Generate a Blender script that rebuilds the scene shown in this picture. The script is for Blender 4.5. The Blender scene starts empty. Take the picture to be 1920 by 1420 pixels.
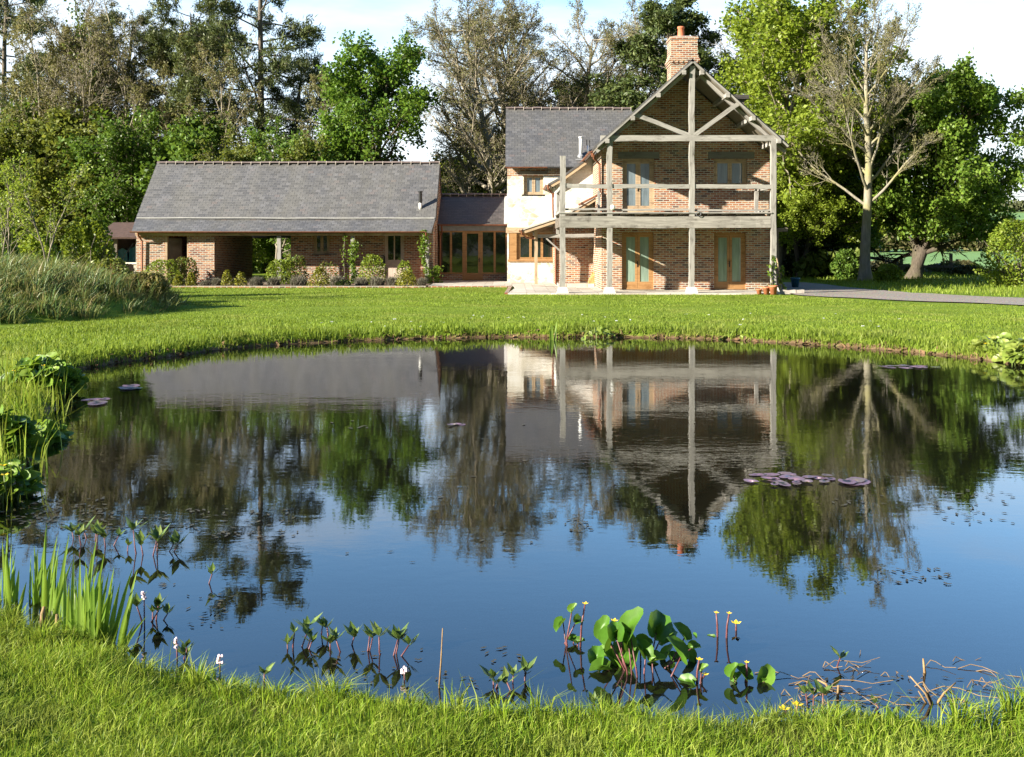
import bpy, math
import numpy as np
from mathutils import Vector, Matrix
S = bpy.context.scene
COL = S.collection
rad = math.radians

# ------------------------------------------------------------------ camera
F, CX, HY, CH = 1884.0, 960.0, 458.0, 1.9      # focal length, centre column, horizon row, eye height
cd = bpy.data.cameras.new("camera"); cam = bpy.data.objects.new("camera", cd); COL.objects.link(cam)
cam.location = (0, 0, CH); cam.rotation_euler = (rad(90), 0, 0)
cd.sensor_width = 36.0; cd.lens = 36.0 * F / 1920.0
cd.shift_y = -(710.0 - HY) / 1920.0
cd.clip_start = 0.05; cd.clip_end = 8000
S.camera = cam
S.render.resolution_x, S.render.resolution_y = 1024, 757

# ------------------------------------------------------------------ light
SUN = Vector((1.89, 1.0, -0.86)).normalized()   # direction the light travels
EL = math.asin(-SUN.z)
sd = bpy.data.lights.new("sun", 'SUN'); so = bpy.data.objects.new("sun", sd); COL.objects.link(so)
sd.energy = 5.0; sd.angle = rad(0.53); sd.color = (1.0, 0.92, 0.78)
so.rotation_euler = SUN.to_track_quat('-Z', 'Y').to_euler()
W = bpy.data.worlds.new("World"); S.world = W; W.use_nodes = True
wn = W.node_tree; wn.nodes.clear()
sky = wn.nodes.new('ShaderNodeTexSky'); sky.sky_type = 'NISHITA'; sky.sun_disc = False
sky.sun_elevation = EL; sky.sun_rotation = math.atan2(-SUN.x, -SUN.y)
sky.air_density = 1.0; sky.dust_density = 0.6; sky.ozone_density = 1.5
def wnode(t, **k):
    n = wn.nodes.new(t)
    for a, v in k.items(): setattr(n, a, v)
    return n
tc = wnode('ShaderNodeTexCoord'); sx = wnode('ShaderNodeSeparateXYZ')
wn.links.new(tc.outputs['Generated'], sx.inputs[0])
mp = wnode('ShaderNodeMapping'); mp.inputs['Scale'].default_value = (1.6, 1.6, 7.0)
wn.links.new(tc.outputs['Generated'], mp.inputs[0])
nz = wnode('ShaderNodeTexNoise'); nz.inputs['Scale'].default_value = 2.2; nz.inputs['Detail'].default_value = 6; nz.inputs['Roughness'].default_value = 0.55
wn.links.new(mp.outputs[0], nz.inputs[0])
mA = wnode('ShaderNodeMath', operation='MULTIPLY_ADD'); mA.inputs[1].default_value = 0.30; mA.inputs[2].default_value = -0.15
wn.links.new(nz.outputs[0], mA.inputs[0])
mB = wnode('ShaderNodeMath', operation='ADD'); wn.links.new(sx.outputs[2], mB.inputs[0]); wn.links.new(mA.outputs[0], mB.inputs[1])
mC = wnode('ShaderNodeMapRange', interpolation_type='SMOOTHSTEP'); mC.inputs[1].default_value = 0.15; mC.inputs[2].default_value = 0.29
mC.inputs[3].default_value = 0.85; mC.inputs[4].default_value = 0.0
wn.links.new(mB.outputs[0], mC.inputs[0])
mx = wnode('ShaderNodeMix', data_type='RGBA'); wn.links.new(mC.outputs[0], mx.inputs[0])
hs = wnode('ShaderNodeHueSaturation'); hs.inputs['Saturation'].default_value = 1.25; wn.links.new(sky.outputs[0], hs.inputs['Color'])
fr_ = wnode('ShaderNodeMapRange', interpolation_type='SMOOTHSTEP'); fr_.inputs[1].default_value = -0.5; fr_.inputs[2].default_value = 0.6; fr_.inputs[3].default_value = 0.36; fr_.inputs[4].default_value = 1.55
wn.links.new(sx.outputs[1], fr_.inputs[0])      # added scaling: sky brighter ahead, dimmer behind, for bluer water and darker facade shade
vm = wnode('ShaderNodeVectorMath', operation='SCALE'); wn.links.new(hs.outputs[0], vm.inputs[0]); wn.links.new(fr_.outputs[0], vm.inputs['Scale'])
wn.links.new(vm.outputs[0], mx.inputs[6]); fc_ = wnode('ShaderNodeMapRange', interpolation_type='SMOOTHSTEP'); fc_.inputs[1].default_value = -0.5; fc_.inputs[2].default_value = 0.6; fc_.inputs[3].default_value = 0.25; fc_.inputs[4].default_value = 0.82
wn.links.new(sx.outputs[1], fc_.inputs[0])
vc_ = wnode('ShaderNodeVectorMath', operation='SCALE'); vc_.inputs[0].default_value = (5.6, 5.9, 6.3); wn.links.new(fc_.outputs[0], vc_.inputs['Scale']); wn.links.new(vc_.outputs[0], mx.inputs[7])
bg = wnode('ShaderNodeBackground'); bg.inputs[1].default_value = 0.082
wn.links.new(mx.outputs[2], bg.inputs[0])
wo = wnode('ShaderNodeOutputWorld'); wn.links.new(bg.outputs[0], wo.inputs[0])
S.view_settings.view_transform = 'Standard'; S.view_settings.look = 'None'
S.view_settings.exposure = 1.75; S.view_settings.gamma = 1.0
try:
    S.cycles.max_bounces = 8; S.cycles.transparent_max_bounces = 12; S.cycles.diffuse_bounces = 3; S.cycles.glossy_bounces = 3
    S.cycles.caustics_reflective = False; S.cycles.caustics_refractive = False
except Exception: pass

# ------------------------------------------------------------------ helpers
def at(px, py, Y):
    return ((px - CX) * Y / F, Y, CH - (py - HY) * Y / F)
def wz(px, py, z=0.0):
    Y = (CH - z) * F / (py - HY)
    return np.array(((px - CX) * Y / F, Y, z))
def tag(o, label=None, cat=None, group=None, kind=None):
    if label: o['label'] = label
    if cat: o['category'] = cat
    if group: o['group'] = group
    if kind: o['kind'] = kind
    return o
def empty(name, loc, label=None, cat=None, group=None, rz=0.0, sc=1.0):
    o = bpy.data.objects.new(name, None); COL.objects.link(o)
    o.empty_display_size = 0.3; o.location = loc; o.rotation_euler = (0, 0, rz); o.scale = (sc,) * 3
    return tag(o, label, cat, group)
def mesh_np(name, V, quads=None, tris=None, uv=None, smooth=False):
    m = bpy.data.meshes.new(name)
    V = np.asarray(V, dtype=np.float32).reshape(-1, 3)
    q = np.zeros((0, 4), np.int32) if quads is None else np.asarray(quads, np.int32).reshape(-1, 4)
    t = np.zeros((0, 3), np.int32) if tris is None else np.asarray(tris, np.int32).reshape(-1, 3)
    m.vertices.add(len(V)); m.vertices.foreach_set('co', V.ravel())
    lv = np.concatenate([q.ravel(), t.ravel()])
    m.loops.add(len(lv)); m.loops.foreach_set('vertex_index', lv)
    n = len(q) + len(t); m.polygons.add(n)
    st = np.concatenate([np.arange(len(q)) * 4, len(q) * 4 + np.arange(len(t)) * 3]).astype(np.int32)
    m.polygons.foreach_set('loop_start', st)
    if smooth: m.polygons.foreach_set('use_smooth', np.ones(n, dtype=bool))
    m.update(calc_edges=True)
    if uv is not None:
        u = m.uv_layers.new(name='UVMap'); u.data.foreach_set('uv', np.asarray(uv, np.float32).ravel())
    return m
def link(name, mesh, mat=None, parent=None, world=True):
    o = bpy.data.objects.new(name, mesh); COL.objects.link(o)
    if mat is not None and len(mesh.materials) == 0: mesh.materials.append(mat)
    if parent is not None:
        o.parent = parent
        if world:
            l = Vector((0, 0, 0)); p = parent
            while p is not None:
                l += p.location + p.matrix_parent_inverse.translation
                p = p.parent
            o.matrix_parent_inverse = Matrix.Translation(-l)
    return o
def copy_tree(o, parent=None):
    c = o.copy(); COL.objects.link(c); c.parent = parent
    for ch in [x for x in bpy.data.objects if x.parent is o]: copy_tree(ch, c)
    return c

class MB:
    """collects faces of ONE mesh, with UVs in metres"""
    def __init__(s): s.v = []; s.f = []; s.uv = []; s.mi = []; s.cur = 0
    def face(s, pts, uv=None):
        s.mi.append(s.cur)
        i = len(s.v); s.v += [tuple(map(float, p)) for p in pts]; s.f.append(tuple(range(i, i + len(pts))))
        if uv is None:
            a = np.array(pts, float); n = np.zeros(3)
            for k in range(len(a)):
                n += np.cross(a[k] - a[0], a[(k + 1) % len(a)] - a[0])
            n /= (np.linalg.norm(n) + 1e-12)
            if abs(n[2]) > 0.95: t = np.array((1., 0, 0)); b = np.array((0, 1., 0))
            else:
                t = np.array((-n[1], n[0], 0)); t /= np.linalg.norm(t); b = np.cross(n, t)
            uv = [(float(p @ t), float(p @ b)) for p in a]
        s.uv.append(uv)
    def box(s, x0, x1, y0, y1, z0, z1):
        p = [(x0,y0,z0),(x1,y0,z0),(x1,y1,z0),(x0,y1,z0),(x0,y0,z1),(x1,y0,z1),(x1,y1,z1),(x0,y1,z1)]
        for f in ((0,1,5,4),(1,2,6,5),(2,3,7,6),(3,0,4,7),(4,5,6,7),(3,2,1,0)): s.face([p[k] for k in f])
        return s
    def beam(s, p, q, w, h, up=(0, 0, 1), seg=1, jit=0.0, rng=None):
        p = np.array(p, float); q = np.array(q, float); d = q - p; L = np.linalg.norm(d); d /= L
        up = np.array(up, float)
        if abs(d @ up) > 0.95: up = np.array((0, 1., 0))
        a = np.cross(d, up); a /= np.linalg.norm(a); b = np.cross(a, d)
        R = []
        for i in range(seg + 1):
            c = p + d * L * i / seg
            ww, hh = w, h
            if jit and rng is not None:
                c = c + a * rng.normal(0, jit) + b * rng.normal(0, jit); ww = w * (1 + rng.normal(0, jit * 1.5)); hh = h * (1 + rng.normal(0, jit * 1.5))
            R.append([c - a*ww/2 - b*hh/2, c + a*ww/2 - b*hh/2, c + a*ww/2 + b*hh/2, c - a*ww/2 + b*hh/2])
        o = float(abs(p.sum()) * 3.7 % 7)
        for i in range(seg):
            for k in range(4):
                k2 = (k + 1) % 4; u0 = o + L * i / seg; u1 = o + L * (i + 1) / seg
                s.face([R[i][k], R[i][k2], R[i+1][k2], R[i+1][k]], [(u0, k*.3), (u0, k*.3+.25), (u1, k*.3+.25), (u1, k*.3)])
        s.face(R[0][::-1], [(0,0),(.05,0),(.05,.05),(0,.05)]); s.face(R[-1], [(0,0),(.05,0),(.05,.05),(0,.05)])
        return s
    def prism(s, pts, d):
        """closed polygon extruded by the vector d"""
        a = [np.array(p, float) for p in pts]; d = np.array(d, float); b = [p + d for p in a]; n = len(a)
        s.face(a); s.face(b[::-1])
        for i in range(n):
            j = (i + 1) % n; s.face([a[j], a[i], b[i], b[j]])
        return s
    def tube(s, path, r, n=8, cap=True):
        path = [np.array(p, float) for p in path]; m = len(path)
        rr = r if hasattr(r, '__len__') else [r] * m
        rings = []; prev = None
        for i in range(m):
            t = path[min(i+1, m-1)] - path[max(i-1, 0)]; t /= (np.linalg.norm(t) + 1e-9)
            if prev is None:
                ref = np.array((0, 0, 1.)) if abs(t[2]) < 0.9 else np.array((1., 0, 0)); a = np.cross(t, ref)
            else: a = prev - t * (prev @ t)
            a /= np.linalg.norm(a); prev = a; b = np.cross(t, a)
            rings.append([path[i] + rr[i]*(a*math.cos(2*math.pi*k/n) + b*math.sin(2*math.pi*k/n)) for k in range(n)])
        for i in range(m - 1):
            for k in range(n):
                k2 = (k+1) % n; s.face([rings[i][k], rings[i][k2], rings[i+1][k2], rings[i+1][k]])
        if cap: s.face(rings[0][::-1]); s.face(rings[-1])
        return s
    def lathe(s, c, prof, n=14):
        c = np.array(c, float)
        rg = [[c + np.array((r*math.cos(2*math.pi*k/n), r*math.sin(2*math.pi*k/n), z)) for k in range(n)] for r, z in prof]
        for i in range(len(rg) - 1):
            for k in range(n):
                k2 = (k+1) % n; s.face([rg[i][k], rg[i][k2], rg[i+1][k2], rg[i+1][k]])
        s.face(rg[0][::-1]); s.face(rg[-1])
        return s
    def build(s, name, mat=None, parent=None, smooth=False, world=True):
        m = bpy.data.meshes.new(name); m.from_pydata(s.v, [], s.f); m.update()
        u = m.uv_layers.new(name='UVMap')
        u.data.foreach_set('uv', np.array([c for f in s.uv for c in f], np.float32).ravel())
        if smooth:
            import bmesh
            bm = bmesh.new(); bm.from_mesh(m); bmesh.ops.remove_doubles(bm, verts=bm.verts, dist=1e-4); bm.to_mesh(m); bm.free()
            m.polygons.foreach_set('use_smooth', np.ones(len(m.polygons), dtype=bool))
        if isinstance(mat, (list, tuple)):
            for q in mat: m.materials.append(q)
            m.polygons.foreach_set('material_index', s.mi); mat = None
        return link(name, m, mat, parent, world)

# ------------------------------------------------------------------ materials
class NT:
    def __init__(s, name):
        s.m = bpy.data.materials.new(name); s.m.use_nodes = True; s.t = s.m.node_tree; s.t.nodes.clear()
        s.out = s.t.nodes.new('ShaderNodeOutputMaterial')
    def n(s, typ, props=None, **ins):
        x = s.t.nodes.new('ShaderNode' + typ)
        for a, v in (props or {}).items(): setattr(x, a, v)
        for k, v in ins.items():
            key = int(k[1:]) if k[0] == 'i' and k[1:].isdigit() else k.replace('_', ' ')
            s.set(x.inputs[key], v)
        return x
    def set(s, sock, v):
        if isinstance(v, bpy.types.NodeSocket): s.t.links.new(v, sock)
        elif isinstance(v, bpy.types.Node): s.t.links.new(v.outputs[0], sock)
        else:
            if isinstance(v, tuple) and len(v) == 3 and sock.type == 'RGBA': v = v + (1.0,)
            sock.default_value = v
    def ramp(s, fac, stops, interp='LINEAR'):
        r = s.n('ValToRGB', None, i0=fac); e = r.color_ramp; e.interpolation = interp
        while len(e.elements) < len(stops): e.elements.new(0.5)
        for el, (p, c) in zip(e.elements, stops): el.position = p; el.color = tuple(c) + (1.0,) if len(c) == 3 else c
        return r
    def mix(s, fac, a, b, mode='MIX'):
        x = s.n('Mix', {'data_type': 'RGBA', 'blend_type': mode}); s.set(x.inputs[0], fac); s.set(x.inputs[6], a); s.set(x.inputs[7], b)
        return x.outputs[2]
    def math(s, op, a, b=0.0, c=0.0):
        x = s.n('Math', {'operation': op}); s.set(x.inputs[0], a); s.set(x.inputs[1], b); s.set(x.inputs[2], c); return x.outputs[0]
    def noise(s, vec, scale, detail=4, rough=0.55):
        return s.n('TexNoise', None, Vector=vec, Scale=scale, Detail=detail, Roughness=rough).outputs[0]
    def uv(s, sc=(1, 1, 1)):
        return s.n('Mapping', None, Vector=s.n('TexCoord').outputs['UV'], Scale=sc).outputs[0]
    def obj(s, sc=(1, 1, 1)):
        return s.n('Mapping', None, Vector=s.n('TexCoord').outputs['Object'], Scale=sc).outputs[0]
    def bump(s, h, strength=0.5, dist=0.02):
        return s.n('Bump', None, Height=h, Strength=strength, Distance=dist).outputs[0]
    def done(s, sh): s.t.links.new(sh.outputs[0] if isinstance(sh, bpy.types.Node) else sh, s.out.inputs[0]); return s.m
    def pr(s, **k): return s.n('BsdfPrincipled', None, **k)

def simple(name, c, rough=0.6, var=0.15, sc=6.0, metal=0.0, bump=0.0, spec=0.4):
    t = NT(name); o = t.obj(); nz_ = t.noise(o, sc, 5, 0.6)
    a = tuple(x * (1 - var) for x in c); b = tuple(min(1, x * (1 + var)) for x in c)
    col = t.ramp(nz_, [(0.3, a), (0.7, b)])
    k = dict(Base_Color=col, Roughness=rough, Metallic=metal, Specular_IOR_Level=spec)
    if bump: k['Normal'] = t.bump(nz_, bump, 0.02)
    return t.done(t.pr(**k))

def brick_mat(name, tint=(1, 1, 1), shade=1.0):
    t = NT(name); uv = t.uv()
    ct = lambda c: tuple(x * y * shade for x, y in zip(c, tint))
    br = t.n('TexBrick', {'offset': 0.5}, Vector=uv, Color1=(0, 0, 0), Color2=(1, 1, 1), Mortar=(0.5, 0.5, 0.5), Scale=1.0,
             Mortar_Size=0.0115, Mortar_Smooth=0.15, Bias=0.0, Brick_Width=0.24, Row_Height=0.082)
    cc = t.ramp(br.outputs[0], [(0.0, ct((.065, .026, .022))), (0.16, ct((.17, .045, .028))), (0.35, ct((.29, .078, .036))), (0.62, ct((.36, .125, .052))), (0.85, ct((.46, .21, .10))), (1.0, ct((.27, .14, .09)))])
    big = t.noise(uv, 0.9, 4); fine = t.noise(uv, 24, 3)
    c2 = t.mix(t.ramp(big, [(.35, (0, 0, 0)), (.7, (.5, .5, .5))]), cc, t.mix(0.5, cc, ct((.46, .30, .19))))
    c3 = t.mix(0.35, c2, t.ramp(fine, [(.3, (.35, .35, .35)), (.7, (.8, .8, .8))]), 'OVERLAY')
    c3 = t.mix(.55, c3, t.ramp(t.noise(t.uv((.55, .3, 1)), 1.0, 6, .7), [(.3, (.28, .28, .28)), (.5, (.5, .5, .5)), (.72, (.68, .68, .68))]), 'OVERLAY')
    mort = t.ramp(t.noise(uv, 5, 3), [(.3, ct((.44, .38, .29))), (.7, ct((.57, .50, .39)))])
    col = t.mix(br.outputs[1], c3, mort)
    h = t.math('ADD', t.math('MULTIPLY', br.outputs[1], -1.0), t.math('MULTIPLY', fine, 0.3))
    return t.done(t.pr(Base_Color=col, Roughness=0.85, Normal=t.bump(h, 0.6, 0.012), Specular_IOR_Level=0.2))
def slate_mat(name, base=(.098, .098, .103), rowh=0.17, width=0.27):
    t = NT(name); uv = t.uv()
    br = t.n('TexBrick', {'offset': 0.5}, Vector=uv, Color1=(0, 0, 0), Color2=(1, 1, 1), Mortar=(0, 0, 0), Scale=1.0,
             Mortar_Size=0.008, Mortar_Smooth=0.3, Bias=0.0, Brick_Width=width, Row_Height=rowh)
    v = lambda k, r=1., g=1., b=1.: (base[0]*k*r, base[1]*k*g, base[2]*k*b)
    cc = t.ramp(br.outputs[0], [(0, v(.68)), (.3, v(.86)), (.55, v(1.0)), (.8, v(1.13, 1.02, 1, .97)), (.93, v(1.3)), (1, v(1.1, 1.12, .95, .88))])
    moss = t.ramp(t.noise(t.uv((.6, .22, 1)), 1.0, 7, 0.7), [(.42, (0, 0, 0)), (.72, (.85, .85, .85))])
    c1 = t.mix(moss, cc, v(1.12, 1.08, 1.03, .84))
    lich = t.ramp(t.noise(uv, 3.2, 4, .7), [(.66, (0, 0, 0)), (.73, (.6, .6, .6))]); c1 = t.mix(lich, c1, v(1.55, 1.02, 1.02, .86))
    fine = t.noise(uv, 11, 5, 0.7)
    c1 = t.mix(0.3, c1, t.ramp(fine, [(.3, (.3, .3, .3)), (.7, (.75, .75, .75))]), 'OVERLAY')
    col = t.mix(t.math('MULTIPLY', br.outputs[1], 0.85), c1, v(.35))
    # each row is a tilted slate: height falls towards the row above
    sep = t.n('SeparateXYZ', None, Vector=uv)
    fr = t.math('FRACT', t.math('DIVIDE', sep.outputs[1], rowh))
    h = t.math('ADD', t.math('MULTIPLY', fr, -0.8), t.math('ADD', t.math('MULTIPLY', br.outputs[0], 0.35), t.math('MULTIPLY', br.outputs[1], -0.8)))
    return t.done(t.pr(Base_Color=col, Roughness=0.52, Normal=t.bump(h, 0.55, 0.012), Specular_IOR_Level=0.45))
def oak_mat(name, a, b, rough=0.75, dark=(.08, .07, .06)):
    t = NT(name); uv = t.uv((1.2, 26, 1)); uv2 = t.uv((2.0, 5, 1))
    g = t.noise(uv, 1.0, 6, 0.65); g2 = t.noise(uv2, 1.0, 4, 0.6)
    col = t.ramp(g, [(.3, a), (.68, b)])
    col = t.mix(t.ramp(g2, [(.54, (0, 0, 0)), (.70, (.85, .85, .85))]), col, dark)
    col = t.mix(0.4, col, t.ramp(t.noise(t.uv((.7, 1.5, 1)), 1.0, 3), [(.3, (.3, .3, .3)), (.7, (.72, .72, .72))]), 'OVERLAY')
    return t.done(t.pr(Base_Color=col, Roughness=rough, Normal=t.bump(g, 0.5, 0.008), Specular_IOR_Level=0.25))
def stone_mat(name):
    t = NT(name); uv = t.uv((1, 1.5, 1))
    wob = t.n('VectorMath', {'operation': 'ADD'}, i0=uv, i1=t.n('VectorMath', {'operation': 'SCALE'}, i0=t.n('TexNoise', None, Vector=uv, Scale=3.0, Detail=3).outputs[1], Scale=0.22).outputs[0]).outputs[0]
    vo = t.n('TexVoronoi', {'feature': 'DISTANCE_TO_EDGE'}, Vector=wob, Scale=3.3)
    vc = t.n('TexVoronoi', {'feature': 'F1'}, Vector=wob, Scale=3.3)
    st = t.ramp(vc.outputs[1], [(0, (.28, .235, .16)), (.5, (.46, .42, .33)), (1, (.57, .54, .47))])
    patch = t.ramp(t.noise(uv, 0.75, 5, 0.6), [(.42, (0, 0, 0)), (.58, (1, 1, 1))])
    lime = t.ramp(t.noise(uv, 9, 5, 0.6), [(.3, (.60, .585, .55)), (.7, (.76, .75, .725))])
    edge = t.ramp(vo.outputs[0], [(0.02, (1, 1, 1)), (0.10, (0, 0, 0))])
    c = t.mix(edge, st, (.62, .57, .48))
    pits = t.ramp(t.noise(uv, 7, 3, 0.6), [(.60, (0, 0, 0)), (.68, (1, 1, 1))])
    c = t.mix(t.math('MULTIPLY', pits, .75), c, (.33, .27, .17))
    c = t.mix(t.math('MULTIPLY', patch, .9), c, lime)
    h = t.math('ADD', vo.outputs[0], t.math('MULTIPLY', t.noise(uv, 14, 4), .25))
    return t.done(t.pr(Base_Color=c, Roughness=0.9, Normal=t.bump(h, 0.6, 0.03), Specular_IOR_Level=0.15))
def glass_mat(name, base, ior=1.9, rough=0.03, wav=0.05):
    t = NT(name); o = t.obj()
    nzl = t.noise(o, 2.5, 2)
    v = t.ramp(t.noise(t.obj((7, 1, .7)), 1.0, 3), [(.3, tuple(x*.75 for x in base)), (.7, tuple(min(1, x*1.3) for x in base))])
    return t.done(t.pr(Base_Color=v, Roughness=rough, IOR=ior, Normal=t.bump(nzl, wav, 0.02)))
def leaf_mat(name, cols, trans=0.32, rough=0.5, clump=1.2, spec=0.35, tint=None, amp=.45, dry=None):
    """leaf colour varies leaf by leaf and, more slowly, clump by clump"""
    t = NT(name)
    r = t.n('NewGeometry').outputs['Random Per Island']
    n = len(cols); c = t.ramp(r, [(i / max(1, n - 1), x) for i, x in enumerate(cols)])
    cl = t.noise(t.obj(), clump, 5)
    c = t.mix(amp, c, t.ramp(cl, [(.3, (.33, .33, .33)), (.7, (.7, .7, .7))]), 'OVERLAY')
    if dry: c = t.mix(t.ramp(t.noise(t.obj(), dry[0], 6, .65), [(.50, (0, 0, 0)), (.72, (dry[1],)*3)]), c, (.27, .255, .085))
    p = t.pr(Base_Color=c, Roughness=rough, Specular_IOR_Level=spec)
    tl = t.n('BsdfTranslucent', None, Color=t.mix(0.5, c, tint or (cols[-1][0]*1.2, cols[-1][1]*1.15, cols[-1][2]*.6)))
    m = t.n('MixShader', None, i0=trans, i1=p, i2=tl)
    return t.done(m)
def bark_mat(name, a, b, sc=5.0, moss=None):
    t = NT(name); o = t.obj((1, 1, .25))
    g = t.noise(o, sc * 3, 6, 0.7); g2 = t.noise(t.obj(), 0.7, 3)
    c = t.ramp(g, [(.3, a), (.7, b)])
    if moss: c = t.mix(t.ramp(g2, [(.45, (0, 0, 0)), (.65, (.8, .8, .8))]), c, moss)
    return t.done(t.pr(Base_Color=c, Roughness=0.9, Normal=t.bump(g, 0.7, 0.05), Specular_IOR_Level=0.15))

M = dict(
    brick=brick_mat('brick', (.88, 1.03, 1.12), .92), brick_barn=brick_mat('brick_barn', (.88, 1.02, 1.12), .88), slate=slate_mat('slate'),
    slate_wing=slate_mat('slate_wing', (.092, .092, .097)), slate_dark=slate_mat('slate_dark', (.060, .055, .055)),
    oak_grey=oak_mat('oak_grey', (.168, .160, .148), (.35, .335, .308)), oak_gold=oak_mat('oak_gold', (.24, .125, .05), (.38, .22, .095), .5, (.20, .10, .035)),
    oak_beam=oak_mat('oak_beam', (.15, .14, .124), (.31, .292, .262)), oak_lintel=oak_mat('oak_lintel', (.10, .098, .088), (.19, .185, .165)),
    oak_tan=oak_mat('oak_tan', (.28, .20, .125), (.44, .33, .215), .6, (.14, .08, .05)),
    oak_dark=oak_mat('oak_dark', (.09, .075, .06), (.17, .145, .12)),
    stone=stone_mat('stone'), glass_dark=glass_mat('glass_dark', (.012, .016, .012), 1.75), glass_sky=glass_mat('glass_sky', (.13, .165, .185), 1.8),
    glass_pale=glass_mat('glass_pale', (.20, .27, .22), 1.6),
    copper=simple('copper', (.22, .085, .045), .5, .25, 9, 0.3), lead=simple('lead', (.24, .25, .27), .5, .15, 5), lead_light=simple('lead_light', (.42, .42, .41), .6, .15, 5),
    ridge=simple('ridge_tile', (.13, .10, .092), .8, .3, 4), mortar=simple('mortar', (.42, .38, .33), .9, .2, 9),
    black=simple('black_metal', (.018, .018, .018), .4, .2, 8, .3), white_metal=simple('white_metal', (.80, .80, .78), .35, .05, 6, 0.0),
    steel=simple('steel', (.60, .60, .60), .3, .1, 6, 0.7), terracotta=simple('terracotta', (.42, .15, .07), .75, .3, 9), pot_clay=simple('pot_clay', (.52, .16, .08), .7, .2, 6),
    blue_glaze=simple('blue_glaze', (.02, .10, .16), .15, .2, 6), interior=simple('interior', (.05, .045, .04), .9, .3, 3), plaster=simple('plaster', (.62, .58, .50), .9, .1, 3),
    log=simple('log_end', (.42, .27, .10), .85, .4, 20), rust=simple('rust', (.20, .085, .04), .8, .4, 12), door_paint=simple('door_paint', (.45, .36, .30), .6, .12, 5),
    pantile=simple('pantile', (.075, .045, .035), .85, .35, 7), soffit=simple('soffit', (.16, .135, .10), .8, .2, 5),
)
# ------------------------------------------------------------------ pond outline and terrain
rng = np.random.default_rng(7)
def catmull(pts, sub=8):
    P = np.array(pts, float); n = len(P); out = []
    for i in range(n):
        a, b, c, d = P[i-1], P[i], P[(i+1) % n], P[(i+2) % n]
        for k in range(sub):
            t = k / sub
            out.append(0.5*((2*b) + (-a+c)*t + (2*a-5*b+4*c-d)*t*t + (-a+3*b-3*c+d)*t**3))
    return np.array(out)
POND_CTRL = [(-6.55,14.4),(-6.35,15.9),(-5.75,17.0),(-4.9,18.5),(-3.24,19.6),(-1.5,20.2),(.44,20.5),(3.67,20.2),(5.5,19.1),(6.96,17.7),(7.8,16.3),(8.5,14.3),
    (8.9,11.5),(8.1,8.4),(6.3,6.2),(4.4,4.6),(3.0,4.1),(2.07,3.96),(1.16,3.96),(.51,3.95),(-.13,4.05),(-.59,4.11),(-1.06,4.24),(-1.61,4.48),(-2.1,4.80),(-2.67,5.18),(-3.2,5.7),(-3.6,6.6),(-3.85,7.6),(-4.4,9.3),(-5.45,11.9)]
POND = catmull(POND_CTRL, 8)
POND += rng.normal(0, .03, POND.shape)
def pond_sd(x, y):
    """signed distance to the waterline, positive on land"""
    x = np.asarray(x, float).ravel(); y = np.asarray(y, float).ravel(); out = np.empty(len(x))
    A = POND; B = np.roll(POND, -1, 0); E = B - A; EE = (E**2).sum(1)
    for s in range(0, len(x), 20000):
        px, py = x[s:s+20000, None], y[s:s+20000, None]
        t = np.clip(((px - A[:, 0])*E[:, 0] + (py - A[:, 1])*E[:, 1]) / EE, 0, 1)
        d = np.sqrt((px - A[:, 0] - t*E[:, 0])**2 + (py - A[:, 1] - t*E[:, 1])**2).min(1)
        c = ((A[:, 1] > py) != (B[:, 1] > py)) & (px < E[:, 0]*(py - A[:, 1])/(E[:, 1] + 1e-12) + A[:, 0])
        out[s:s+20000] = np.where(c.sum(1) % 2 == 1, -d, d)
    return out
def sstep(t): t = np.clip(t, 0, 1); return t*t*(3-2*t)
def wav(x, y, s, k=0):
    return np.sin(x*s + 1.3*k) * np.cos(y*s*1.17 + 2.1*k) + .5*np.sin(x*s*2.3 + y*s*1.9 + k)
MC = (-14.2, 26.4); MR = (5.1, 5.9)
def mound(x, y):
    r2 = ((x - MC[0])/MR[0])**2 + ((y - MC[1])/MR[1])**2
    return 1.05*np.clip(1 - r2, 0, 1)**.8
def hz(x, y):
    x = np.asarray(x, float); y = np.asarray(y, float); sh = x.shape
    x = x.ravel(); y = y.ravel()
    d = np.full(len(x), 50.0); near = (np.abs(x) < 14) & (y < 27)
    if near.any(): d[near] = pond_sd(x[near], y[near])
    base = .16 - .06*sstep((y - 22)/12) - .075*sstep((6.5 - y)/1.2)*np.exp(-(np.clip(d, 0, 9)/.75)**2) + .012*wav(x, y, 1.1) + mound(x, y)
    base = base + .03*np.exp(-(np.clip(d, 0, 9)/1.2)**2)*wav(x, y, 3.1, 2)
    # far land: falls away behind the garden, then the hill
    r = np.sqrt(x*x + y*y)
    base += -1.7*sstep((r - 62)/45) + 27.5*sstep((r - 118)/760)**1.0*(1 + .10*np.sin(x/210.) + .05*np.sin(x/77.+1)) - 6*sstep((r-950)/500)
    land = base*(1 - np.exp(-np.clip(d, 0, 60)/.14))
    bed = -.02 - .75*sstep(-d/2.3) - .03*np.clip(-d*4, 0, 1)
    return np.where(d > 0, land, bed).reshape(sh)
def axis(segs):
    out = []
    for a, b, n in segs: out += list(np.linspace(a, b, n, endpoint=False))
    return np.array(out + [segs[-1][1]])
gx = axis([(-2600,-300,10),(-300,-60,14),(-60,-22,20),(-22,-9,26),(-9,-3.2,36),(-3.2,3.2,72),(3.2,9.6,40),(9.6,24,26),(24,70,20),(70,300,18),(300,2600,12)])
gy = axis([(-60,0,6),(0,3,8),(3,6.2,46),(6.2,14,44),(14,21.5,64),(21.5,34,36),(34,60,26),(60,140,26),(140,400,24),(400,1000,24),(1000,2800,10)])
X, Y = np.meshgrid(gx, gy); Z = hz(X, Y)
nx_, ny_ = len(gx), len(gy)
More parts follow.
